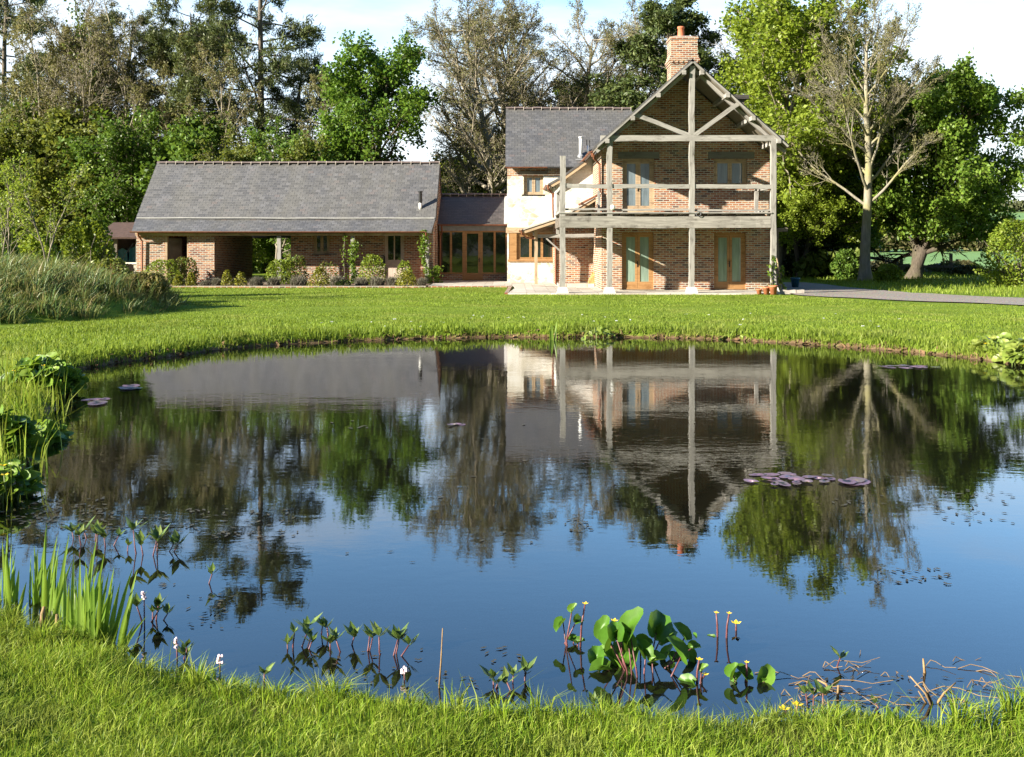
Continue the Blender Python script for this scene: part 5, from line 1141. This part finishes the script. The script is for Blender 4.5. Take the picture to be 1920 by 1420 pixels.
bush(1775, 1850, 498, 58, L_hedge, 'brown hedge bush right of the wooden fence', n=2200, l=.14, w=.08)

# ------------------------------------------------------------------ water plants
L_king = leaf_mat('leaf_kingcup', [(.055, .145, .012), (.085, .19, .017), (.14, .25, .030)], .32, .42, 14, .35, None, .75)
stem_red = simple('stem_red', (.13, .045, .045), .5, .4, 30); stem_green = simple('stem_green', (.14, .20, .05), .5, .3, 30)
petal = simple('petal_yellow', (.80, .55, .02), .5, .1, 20); petal_w2 = simple('daisy_white', (.75, .75, .72), .6, .1, 40); petal_w = simple('petal_white', (.80, .62, .64), .6, .2, 40)
def leaf_disc(c, r, nrm, ax, cup=.25, long=1.0):
    """heart shaped, cupped and ribbed leaf: centre (stalk joint), radius, facing nrm, tip along ax"""
    c, nrm, ax = (np.array(v, float) for v in (c, nrm, ax)); nrm = unit(nrm); ax = unit(ax - nrm*(ax@nrm)); b = np.cross(nrm, ax)
    N = 18; V = [c + ax*r*.22*0 - nrm*r*.02]; Q = []
    for ring, f in ((1, .55), (2, 1.0)):
        for k in range(N):
            a = 2*math.pi*k/N; rad_ = r*f*(1 - .62*max(0, math.cos(a - math.pi))**10)*(1 + .16*max(0, math.cos(a))**4)*(1 + .05*math.sin(7*a))
            x = math.cos(a)*rad_*long; y = math.sin(a)*rad_*.74
            dz = cup*rad_*(abs(math.sin(a))**1.5)*f + .04*r*math.sin(5*a)*f - .10*r*(f*math.cos(a))**2
            V.append(c + ax*(x + r*.35) + b*y + nrm*dz)
    tri = [(0, 1+k, 1+(k+1) % N) for k in range(N)]; quad = [(1+k, 1+N+k, 1+N+(k+1) % N, 1+(k+1) % N) for k in range(N)]
    return np.array(V), quad, tri
def merge(lst):
    V, Q, Tt, o = [], [], [], 0
    for v, q, t3 in lst: V.append(v); Q.append(np.array(q).reshape(-1, 4)+o); Tt.append(np.array(t3).reshape(-1, 3)+o); o += len(v)
    return np.concatenate(V), np.concatenate(Q).astype(int), np.concatenate(Tt).astype(int)
def flower_mb(c, r, rg, n=5):
    m = MB(); c = np.array(c, float)
    for k in range(n):
        a = 6.283*k/n + rg.normal(0, .15); d = np.array((math.cos(a), math.sin(a), .35)); s = np.array((-math.sin(a), math.cos(a), 0))
        m.face([c, c + d*r*.6 + s*r*.38, c + d*r*1.05 + (0, 0, r*.1), c + d*r*.6 - s*r*.38])
    m.lathe(c, [(r*.12, 0), (r*.18, r*.12), (r*.02, r*.25)], 6); return m
def kingcup(leaves, flowers, base, Yb, label, seed, group='kingcups in the water', spread=.12, fl_r=.025, cat_='kingcup'):
    """leaves: (px,py,size px,tilt toward viewer 0..1,roll) at depth near Yb; base px list of stalk feet"""
    rg = np.random.default_rng(seed); bx_ = (base - CX)*Yb/F; root = empty('kingcup', (bx_, Yb, 0), label, cat_, group)
    lst = []; st = MB()
    for (px, py, s, tilt, roll) in leaves:
        y = Yb + rg.uniform(-spread, spread); c = np.array(at(px, py, y)); r = s*.5*y/F*.86
        nrm = np.array((math.sin(roll)*.8 - .15 + rg.normal(0, .65), -tilt*rg.uniform(.35, 1.1), 1 - tilt*rg.uniform(.2, .8))) ; ax = np.array((math.sin(roll), -.25, math.cos(roll)*(.4 + tilt)))
        ax_n = unit(ax - unit(nrm)*(ax@unit(nrm))); lst.append(leaf_disc(c - ax_n*r*.35, r, nrm, ax, rg.uniform(.4, 1.05), 1.12))
        p0 = np.array((bx_ + (c[0]-bx_)*.35 + rg.normal(0, .02), y + rg.normal(0, .02), -.12)); p1 = c - ax_n*r*.3
        mid = (p0+p1)/2 + np.array((rg.normal(0, .012), rg.normal(0, .01), 0)) - np.array(((p1-p0)[0]*.16, 0, 0)); st.tube([p0, mid, p1], [.0045, .0040, .0030], 6)
    v, q, t3 = merge(lst); link('foliage', mesh_np('kingcup_leaves', v, q, t3, None, True), L_king, root)
    for (px, py) in flowers:
        y = Yb + rg.uniform(-spread, spread)*.5; c = np.array(at(px, py, y)); st.tube([(bx_ + (c[0]-bx_)*.6, y, -.1), ((bx_*.25 + c[0]*.75), y, c[2]*.5), c], [.006, .005, .004], 6)
        flower_mb(c, fl_r, rg).build('flower', petal, root)
    st.build('stems', stem_red, root, True)
Yk = 4.52
big = [(1185,1178,78,.8,.35),(1155,1190,50,.75,-.1),(1205,1205,40,.6,.5),(1132,1182,52,.85,-.35),(1148,1200,56,.8,.05),(1232,1180,74,.8,.4),(1243,1195,60,.7,.6),(1280,1190,48,.7,.2),(1272,1225,66,.9,.25),(1262,1245,50,.6,.5),(1180,1238,70,.95,.1),
       (1120,1235,50,.9,-.3),(1138,1228,48,.5,-.5),(1150,1245,60,.5,.2),(1130,1255,48,.35,-.4),(1208,1222,44,.9,-.2),(1228,1238,40,.5,.4),(1250,1228,40,.6,-.1),(1224,1262,40,.5,.3),(1198,1277,50,.5,-.1),(1108,1280,34,.5,-.5),(1290,1232,42,.7,.5),(1165,1222,46,.6,-.2),(1178,1205,44,.85,.0),(1300,1215,30,.6,.4)]
kingcup(big, [(1152,1165)], 1205, Yk, 'largest kingcup clump with broad heart leaves in the near water', 3, spread=.10, fl_r=.018)
kingcup([(1053,1170,34,.3,-.5),(1082,1166,30,.5,.5),(1074,1143,24,.6,.0),(1073,1202,28,.5,-.1),(1086,1204,22,.4,.5)], [(1097,1133)], 1070, 4.75, 'slim kingcup with one raised bud left of the largest clump', 4, fl_r=.016, spread=.03)
kingcup([(1330,1200,26,.6,.4),(1300,1198,24,.6,-.2),(1337,1212,24,.5,.6)], [(1343,1150),(1367,1151)], 1352, 4.85, 'kingcup with two thin budding stalks right of the largest clump', 5, fl_r=.014, spread=.03)
kingcup([(1375,1198,16,.2,.0)], [(1380,1170)], 1380, 4.95, 'lone open yellow kingcup flower on a short stalk', 6, fl_r=.026, spread=.02)
kingcup([(1290,1280,40,.4,-.3),(1303,1288,34,.4,.5),(1318,1255,24,.7,.3)], [(1311,1238),(1322,1266)], 1298, 4.35, 'short kingcup with two buds in front of the largest clump', 7, fl_r=.016, spread=.03)
kingcup([(1376,1262,36,.8,-.4),(1395,1265,44,.9,.1),(1435,1272,50,.9,.4),(1380,1276,34,.5,-.3),(1430,1285,26,.6,.9)], [(1400,1243)], 1400, 4.36, 'kingcup with upright cupped leaves right of the two bud plant', 8, fl_r=.012, spread=.04)
kingcup([(1478,1335,16,.4,.2)], [(1495,1323),(1470,1331)], 1490, 4.08, 'open yellow kingcup flowers in the near bank grass', 9, fl_r=.024, spread=.02)
# left hand clumps: many leaves through a mound volume
L_kleft = leaf_mat('leaf_kingcup_left', [(.09, .18, .018), (.14, .24, .025), (.21, .30, .04)], .38, .42, 9, .35)
L_kpale = leaf_mat('leaf_kingcup_pale', [(.15, .22, .035), (.22, .29, .05), (.30, .34, .08)], .4, .4, 9, .3)
def king_mass(px0, px1, y0, y1, Yd, n, label, seed, fl=9, lr=.075, zb=0.0, mat=None):
    rg = np.random.default_rng(seed); xa, xb = (px0-CX)*Yd/F, (px1-CX)*Yd/F; zt_ = CH - (y0-HY)*Yd/F; root = empty('kingcup', ((xa+xb)/2, Yd, zb), label, 'kingcup', 'kingcup clumps on the left bank')
    lst = []; st = MB(); cx_ = (xa+xb)/2; hw = (xb-xa)/2
    for i in range(n):
        u, v_ = rg.uniform(-1, 1), rg.uniform(-1, 1); top = zt_*(1 - .65*abs(u)**2.2)*(1 - .4*abs(v_)**2); z = zb + (top-zb)*(rg.random()**.55); c = np.array((cx_ + u*hw, Yd + v_*hw*.9, z)); r = lr*rg.uniform(.55, 1.2)
        a = rg.uniform(0, 6.28); nrm = np.array((.6*math.cos(a) - .35, .6*math.sin(a) - .45, 1.0)); ax = np.array((u + rg.normal(0, .5), v_ + rg.normal(0, .5) - .2, .25))
        lst.append(leaf_disc(c, r, nrm, ax, .3)); 
        if i % 2 == 0: st.tube([(c[0]*.8 + cx_*.2, c[1], zb-.12), (c[0]*.95 + cx_*.05, c[1], z*.6), c], [.008, .006, .004], 5)
    for k in range(fl):
        u, v_ = rg.uniform(-.9, .95), rg.uniform(-1, .4); c = np.array((cx_ + u*hw, Yd + v_*hw*.8, zb + (zt_-zb)*rg.uniform(.55, 1.0)*(1 - .4*abs(u)**2))); st.tube([(c[0], c[1]+.03, zb), c], [.006, .004], 5); flower_mb(c, .032, rg).build('flower', petal, root)
    v, q, t3 = merge(lst); link('foliage', mesh_np('kingcup_mass', v, q, t3, None, True), mat or L_kleft, root); st.build('stems', stem_green, root, True)
king_mass(15, 135, 672, 800, 12.6, 460, 'big kingcup clump on the left bank furthest back', 31, 12, .085)
king_mass(-40, 45, 770, 960, 8.8, 230, 'kingcup clump at the left edge in the middle', 32, 9, .09)
king_mass(-30, 100, 800, 950, 9.6, 260, 'dark leafed kingcup clump reaching over the left water', 33, 6, .075)
king_mass(-60, 48, 868, 990, 7.5, 120, 'nearest kingcup clump at the left edge with many buds', 34, 9, .06)
king_mass(1828, 1905, 630, 672, 16.9, 170, 'kingcup clump on the far right shore', 35, 3, .09, 0, L_kpale)
king_mass(1885, 1960, 634, 690, 15.9, 140, 'yellow green kingcup clump cut by the right edge', 36, 4, .10, 0, L_kpale)
king_mass(1345, 1405, 618, 636, 20.2, 26, 'small pale kingcup clump on the far shore right of centre', 37, 1, .08, 0, L_kpale)
king_mass(1085, 1152, 614, 634, 20.3, 34, 'small pale kingcup clump on the far shore below the porch', 38, 0, .07, 0, L_kpale)
# irises
L_iris = leaf_mat('leaf_iris', [(.12, .22, .025), (.18, .29, .04), (.26, .37, .07)], .5, .35, 6)
def iris(spec, Yd, label, seed, wd=.023):
    """spec: (foot px, tip px, tip py, foot py)"""
    rg = np.random.default_rng(seed); f0 = (spec[0][0]-CX)*Yd/F; root = empty('iris', (f0, Yd, 0), label, 'iris', 'yellow flag iris clumps'); m = MB()
    for (fx_, tx, ty, fy) in spec:
        for r_ in range(3):
            y = CH*F/(fy - HY) + rg.normal(0, .035); a = np.array(((fx_-CX)*y/F + rg.normal(0, .012), y, -.08)); b = np.array(at(tx + rg.normal(0, 5*r_), ty + r_*rg.uniform(15, 60), y + rg.normal(0, .05)))
            md = (a+b)/2 + np.array((-(b-a)[0]*.22, 0, 0)); th = rg.uniform(-.9, .9); s = np.array((math.cos(th), math.sin(th), 0)); N = 9; pts = []
            for k in range(N+1):
                t = k/N; c = (1-t)**2*a + 2*t*(1-t)*md + t*t*b; w_ = wd*.5*min(1, (.65 + t*1.4))*(1 - t**3.2); pts.append((c - s*w_, c + np.array((-s[1], s[0], 0))*w_*.35, c + s*w_))
            for k in range(N):
                p, q = pts[k], pts[k+1]; m.face([p[0], p[1], q[1], q[0]]); m.face([p[1], p[2], q[2], q[1]])
    return m.build('foliage', L_iris, root, True)
iris([(12,14,996,1130),(20,22,1018,1130),(8,4,1012,1130),(25,36,1066,1125),(15,10,1040,1130),(30,50,1090,1145),(2,-8,1020,1130),(18,30,1030,1135)], 5.1, 'iris clump cut by the left edge', 51)
iris([(70,64,1022,1128),(74,88,978,1130),(80,108,1002,1140),(90,112,1016,1150),(66,70,1028,1130),(98,130,1000,1160),(84,84,1010,1140),(108,118,1050,1160),(102,104,1030,1155),(62,58,1040,1130)], 5.0, 'tall iris clump left of the widest one', 52)
iris([(128,122,1060,1190),(140,138,1040,1195),(150,150,1044,1200),(158,182,1005,1198),(165,172,1036,1200),(172,196,1036,1202),(180,205,1070,1205),(190,214,1062,1205),(160,160,1072,1200),(135,130,1090,1190),(200,212,1070,1205),(205,225,1095,1208),(215,250,1062,1212),(222,258,1066,1215),(185,190,1060,1205),(168,160,1050,1200),(145,142,1080,1195),(176,176,1075,1203)], 4.75, 'widest iris clump standing in the near left water', 53)
iris([(1036,1034,608,638),(1040,1044,602,638),(1033,1030,616,637)], 20, 'small iris shoots on the far shore below the porch', 54, .06)
iris([(72,70,640,690),(80,84,636,690),(90,92,645,692),(100,104,650,690),(64,60,650,690),(110,116,655,692)], 15.1, 'thin reeds behind the furthest left kingcup clump', 55, .03)
# bogbean: upright stems with three leaflets
L_bog = leaf_mat('leaf_bogbean', [(.06, .11, .02), (.10, .16, .03), (.17, .22, .05)], .3, .35, 12, .5)
def bogbean(heads, label, seed, group='bogbean patches', s=1.0, flowers=()):
    rg = np.random.default_rng(seed); h0 = heads[0]; Y0 = CH*F/(h0[3]-HY); root = empty('bogbean', ((h0[2]-CX)*Y0/F, Y0, 0), label, 'bogbean', group); st = MB(); lf = MB()
    for (tx, ty, fx_, fy) in heads:
        y = CH*F/(fy - HY); p1 = np.array(at(tx, ty + 8, y)); p0 = np.array(((fx_-CX)*y/F, y, -.05)); hs_ = rg.uniform(.65, 1.25); p1 = p1 + (rg.normal(0, .02), rg.normal(0, .02), rg.normal(0, .014)); st.tube([p0, (p0+p1)/2 + (rg.normal(0, .006), 0, -.004), p1], [.0045*s, .004*s, .003*s], 6)
        for k in range(6):
            a = rg.uniform(0, 6.28) if k > 2 else k*2.1 + rg.normal(0, .3); d = np.array((math.cos(a)*.75, math.sin(a)*.75, rg.uniform(.45, 1.1))); d = unit(d); L_ = .062*s*hs_*rg.uniform(.6, 1.3)*y/4.6; sd2 = unit(np.cross(d, (0, 0, 1.)))*L_*.23; c = p1 + (0, 0, rg.normal(0, .004)); n_ = np.cross(sd2, d)*.5
            lf.face([c, c + d*L_*.45 + sd2, c + d*L_*.5 + n_*.4*0 - (0, 0, L_*.06)]); lf.face([c + d*L_*.45 + sd2, c + d*L_, c + d*L_*.5 - (0, 0, L_*.06)]); lf.face([c, c + d*L_*.5 - (0, 0, L_*.06), c + d*L_*.45 - sd2]); lf.face([c + d*L_*.5 - (0, 0, L_*.06), c + d*L_, c + d*L_*.45 - sd2])
    for (px, py, fx_, fy) in flowers:
        y = CH*F/(fy-HY); c = np.array(at(px, py, y)); st.tube([((fx_-CX)*y/F, y, -.05), c], [.004, .003], 5); fm = MB()
        for k in range(9):
            q = c + (rg.normal(0, .007), rg.normal(0, .007), rg.uniform(-.03, .012)); fm.lathe(q, [(.001, -.006), (.007, -.002), (.006, .004), (.001, .008)], 6)
        fm.build('flower', petal_w, root)
    lf.build('foliage', L_bog, root); st.build('stems', stem_red, root, True)
bogbean([(537,1192,536,1215),(551,1182,552,1213),(580,1162,590,1192),(604,1163,612,1190),(620,1160,612,1192),(575,1192,575,1217),(624,1195,628,1216),(565,1190,556,1214)], 'larger bogbean patch left of centre in the near water', 61)
bogbean([(642,1186,650,1222),(660,1182,655,1210),(680,1192,682,1222),(690,1196,690,1222),(714,1190,718,1228),(735,1195,732,1230),(760,1206,735,1232),(745,1192,742,1225)], 'bogbean patch just right of the larger left of centre patch', 62, flowers=[(758,1258,759,1275)])
bogbean([(913,1268,916,1285),(955,1250,962,1280),(978,1248,975,1278),(990,1254,980,1280),(960,1275,965,1297),(925,1262,922,1284)], 'dark bogbean patch in the middle near the bank', 63)
bogbean([(262,1128,268,1168),(286,1128,282,1160),(300,1132,290,1162),(314,1142,292,1165),(275,1140,272,1168)], 'dark bogbean right of the widest iris', 64, flowers=[(270,1112,271,1175)])
bogbean([(236,1010,240,1035),(254,1000,258,1040),(270,1002,268,1040),(285,1010,284,1042),(300,1010,296,1042),(313,1012,306,1036),(324,1016,312,1036)], 'far bogbean patch right of the tall iris tips', 65)
bogbean([(140,985,146,1010),(165,985,168,1012),(178,992,176,1014),(188,992,186,1016),(200,1000,196,1026),(210,998,208,1024),(150,1005,152,1022)], 'far bogbean patch behind the iris tips', 66)
bogbean([(398,1066,380,1094)], 'single curved bogbean shoot alone in the open water', 67)
bogbean([(1570,1228,1554,1252)], 'single reddish bogbean shoot alone on the right', 68)
bogbean([(1530,1300,1532,1338),(1542,1296,1540,1336),(1512,1292,1516,1330),(1508,1345,1506,1352)], 'bogbean tuft among dead stems near the right bank', 69)
bogbean([(1654,1312,1657,1330),(1660,1318,1660,1334)], 'tiny bogbean tuft left of the forked dead stalks', 70)
bogbean([(1108,1306,1110,1330),(1125,1316,1126,1334),(1165,1318,1168,1334)], 'bogbean tuft at the bank before the largest kingcup', 71)
bogbean([(345,1215,346,1238),(352,1212,350,1238)], 'bogbean tuft with white flowers at the left bank', 72, flowers=[(331,1202,333,1240), (412,1232,413,1258)])
bogbean([(490,1256,492,1276)], 'tiny bogbean shoot at the bank left of centre', 73)
# dead stalks
m_dead = simple('dead_stalk', (.24, .155, .07), .8, .4, 30)
def stalks(spec, label, r=.005):
    m = MB()
    for path in spec:
        y = CH*F/(path[0][1]-HY); pts = [np.array(((path[0][0]-CX)*y/F, y, -.02))] + [np.array(at(px, py, y + .02*i)) for i, (px, py) in enumerate(path[1:])]
        m.tube(pts, list(np.linspace(r*1.3, r*.6, len(pts))), 6)
    tag(m.build('dead_stalks', m_dead, None, True), label, 'dead stalks', 'dead stalks in the near water')
stalks([[(1750,1322),(1735,1300),(1706,1268)],[(1752,1320),(1738,1296),(1731,1283)],[(1752,1318),(1770,1300),(1792,1280)],[(1742,1318),(1722,1296)]], 'forked dead yellow stalks near the right bank', .0045)
stalks([[(1735,1262),(1731,1235)],[(1738,1258),(1770,1262),(1795,1268)],[(1796,1270),(1825,1272),(1842,1292)]], 'bent drooping dead stalk at the far right of the near water', .006)
stalks([[(1560,1292),(1548,1282),(1533,1275)],[(1570,1310),(1572,1285)]], 'short dead stalks below the reddish shoot', .006)
stalks([[(823,1290),(827,1240),(830,1178)]], 'single thin grey stalk upright near the bank centre', .004)
stalks([[(80,1175),(80,1150),(83,1138)],[(108,1172),(107,1152)]], 'pale cut reed stubs between the left irises', .012)
# water lilies and floating scraps
L_pad = leaf_mat('leaf_lily', [(.15, .085, .12), (.20, .12, .17), (.14, .13, .07)], .1, .3, 4, .6)
def lily(px0, px1, py0, py1, n, r, label, seed):
    rg = np.random.default_rng(seed); lst = []; c0 = wz((px0+px1)/2, (py0+py1)/2); root = empty('water_lily', tuple(c0), label, 'water lily', 'water lily patches')
    for i in range(n):
        a = rg.uniform(0, 6.28); q = math.sqrt(rg.random()); c = wz((px0+px1)/2 + q*math.cos(a)*(px1-px0)/2, (py0+py1)/2 + q*math.sin(a)*(py1-py0)/2); c[2] = .004 + .004*(i % 4)
        h_ = rg.uniform(0, 6.28); rr_ = r*rg.uniform(.6, 1.15); v, q4, t3 = leaf_disc(c, rr_, (rg.normal(0, .015), rg.normal(0, .015), 1), (math.cos(h_), math.sin(h_), 0), .01); v[:, 2] = c[2] + (v[:, 2]-c[2])*.03; lst.append((v, q4, t3))
    v, q4, t3 = merge(lst); link('pads', mesh_np('lily_pads', v, q4, t3, None, True), L_pad, root)
lily(1400, 1560, 885, 912, 28, .07, 'largest water lily patch right of the gable reflection', 81)
lily(1578, 1612, 901, 910, 5, .11, 'small water lily patch right of the largest patch', 82)
lily(1650, 1762, 686, 692, 14, .12, 'distant water lily patch near the far right shore', 83)
lily(835, 905, 796, 799, 4, .05, 'thin line of water lily pads in mid pond', 84)
lily(222, 250, 720, 732, 5, .14, 'pale lily pads nearest the left far bank', 85)
lily(166, 196, 744, 758, 5, .13, 'pale lily pads nearest the left kingcup clump', 86)
scr = simple('scrap', (.055, .045, .02), .6, .5, 20)
P = []
rg = np.random.default_rng(90)
for (a, b, c_, d_, n) in ((1750,1905,920,985,46),(1640,1785,1065,1098,34),(1560,1680,930,955,10),(330,440,1115,1180,26),(1060,1110,975,1000,12),(560,1000,1215,1290,40),(1500,1800,1270,1330,60),(0,560,955,1010,150),(60,200,930,985,60),(300,330,1095,1102,5),(655,690,798,804,5),(600,1000,760,1060,14)):
    for i in range(n): p = wz(rg.uniform(a, b), rg.uniform(c_, d_)); p[2] = .006; P.append(p)
P = np.array(P); P = P[pond_sd(P[:, 0], P[:, 1]) < -.03]
sc_ = (P[:, 1]/6.)[:, None]
v, q = cards(rg, P*0, .045, .018, 30., None, 0, .02); v = v.reshape(-1, 4, 3)*sc_[:, None]*np.array((1, 1, .15)); v = (v + P[:, None]).reshape(-1, 3)
tag(link('floating_weed', mesh_np('floating_weed', v, q), scr), 'scraps of dark weed floating on the pond', None, None, 'stuff')
# drowned stems on the pond bed near the bank
n = 420; x = rg.uniform(-2.2, 2.3, n); y = rg.uniform(4.2, 5.4, n); k = pond_sd(x, y) < -.05; x, y = x[k], y[k]; z = hz(x, y)*.45
a = rg.normal(0, .5, len(x)); Ls = rg.uniform(.1, .32, len(x)); d_ = np.stack([np.cos(a), np.sin(a), rg.normal(0, .08, len(x))], 1)
Pst = np.stack([np.stack([x, y, z], 1) + d_*(Ls*t)[:, None] + np.stack([np.zeros(len(x)), .03*np.sin(t*5+a), np.zeros(len(x))], 1) for t in (0, .33, .66, 1)], 1); Pst[..., 2] = np.minimum(Pst[..., 2], -.02)
v, q = tubes(Pst, np.full((len(x), 4), .0055), 4); tag(link('drowned_stems', mesh_np('drowned_stems', v, q), simple('drowned', (.20, .13, .06), .8, .4, 20)), 'brown drowned plant stems under the near water', None, None, 'stuff')
P, d = land_pts(-4, 9, 19.5, 24, .7, .1); P[:, 2] += .10
v, q = cards(rp_, np.repeat(P, 3, 0) + rp_.normal(0, .02, (len(P)*3, 3))*(1, 1, .2), .045, .04, 3.); tag(link('daisies', mesh_np('daisies', v, q), petal_w2), 'tiny white daisies in the far bank grass', None, None, 'stuff')
# brown stems lying on the water by the right bank
n = 46; x = rg.uniform(1.05, 2.05, n); y = rg.uniform(4.05, 4.55, n); k = pond_sd(x, y) < -.04; x, y = x[k], y[k]
a = rg.normal(.1, .7, len(x)); Ls = rg.uniform(.08, .34, len(x)); d_ = np.stack([np.cos(a), np.sin(a), rg.normal(.02, .10, len(x))], 1)
Pst = np.stack([np.stack([x, y, np.full(len(x), .004)], 1) + d_*(Ls*t)[:, None] + np.stack([.02*np.cos(t*4+a), .03*np.sin(t*5+a), .01*np.sin(t*6+a)], 1) for t in (0, .25, .5, .75, 1)], 1)
v, q = tubes(Pst, np.tile(np.linspace(.0022, .0012, 5), (len(x), 1)), 4); tag(link('fallen_stems', mesh_np('fallen_stems', v, q), m_dead), 'tangle of fallen brown stems on the water by the right bank', None, None, 'stuff')
bpy.context.view_layer.update()
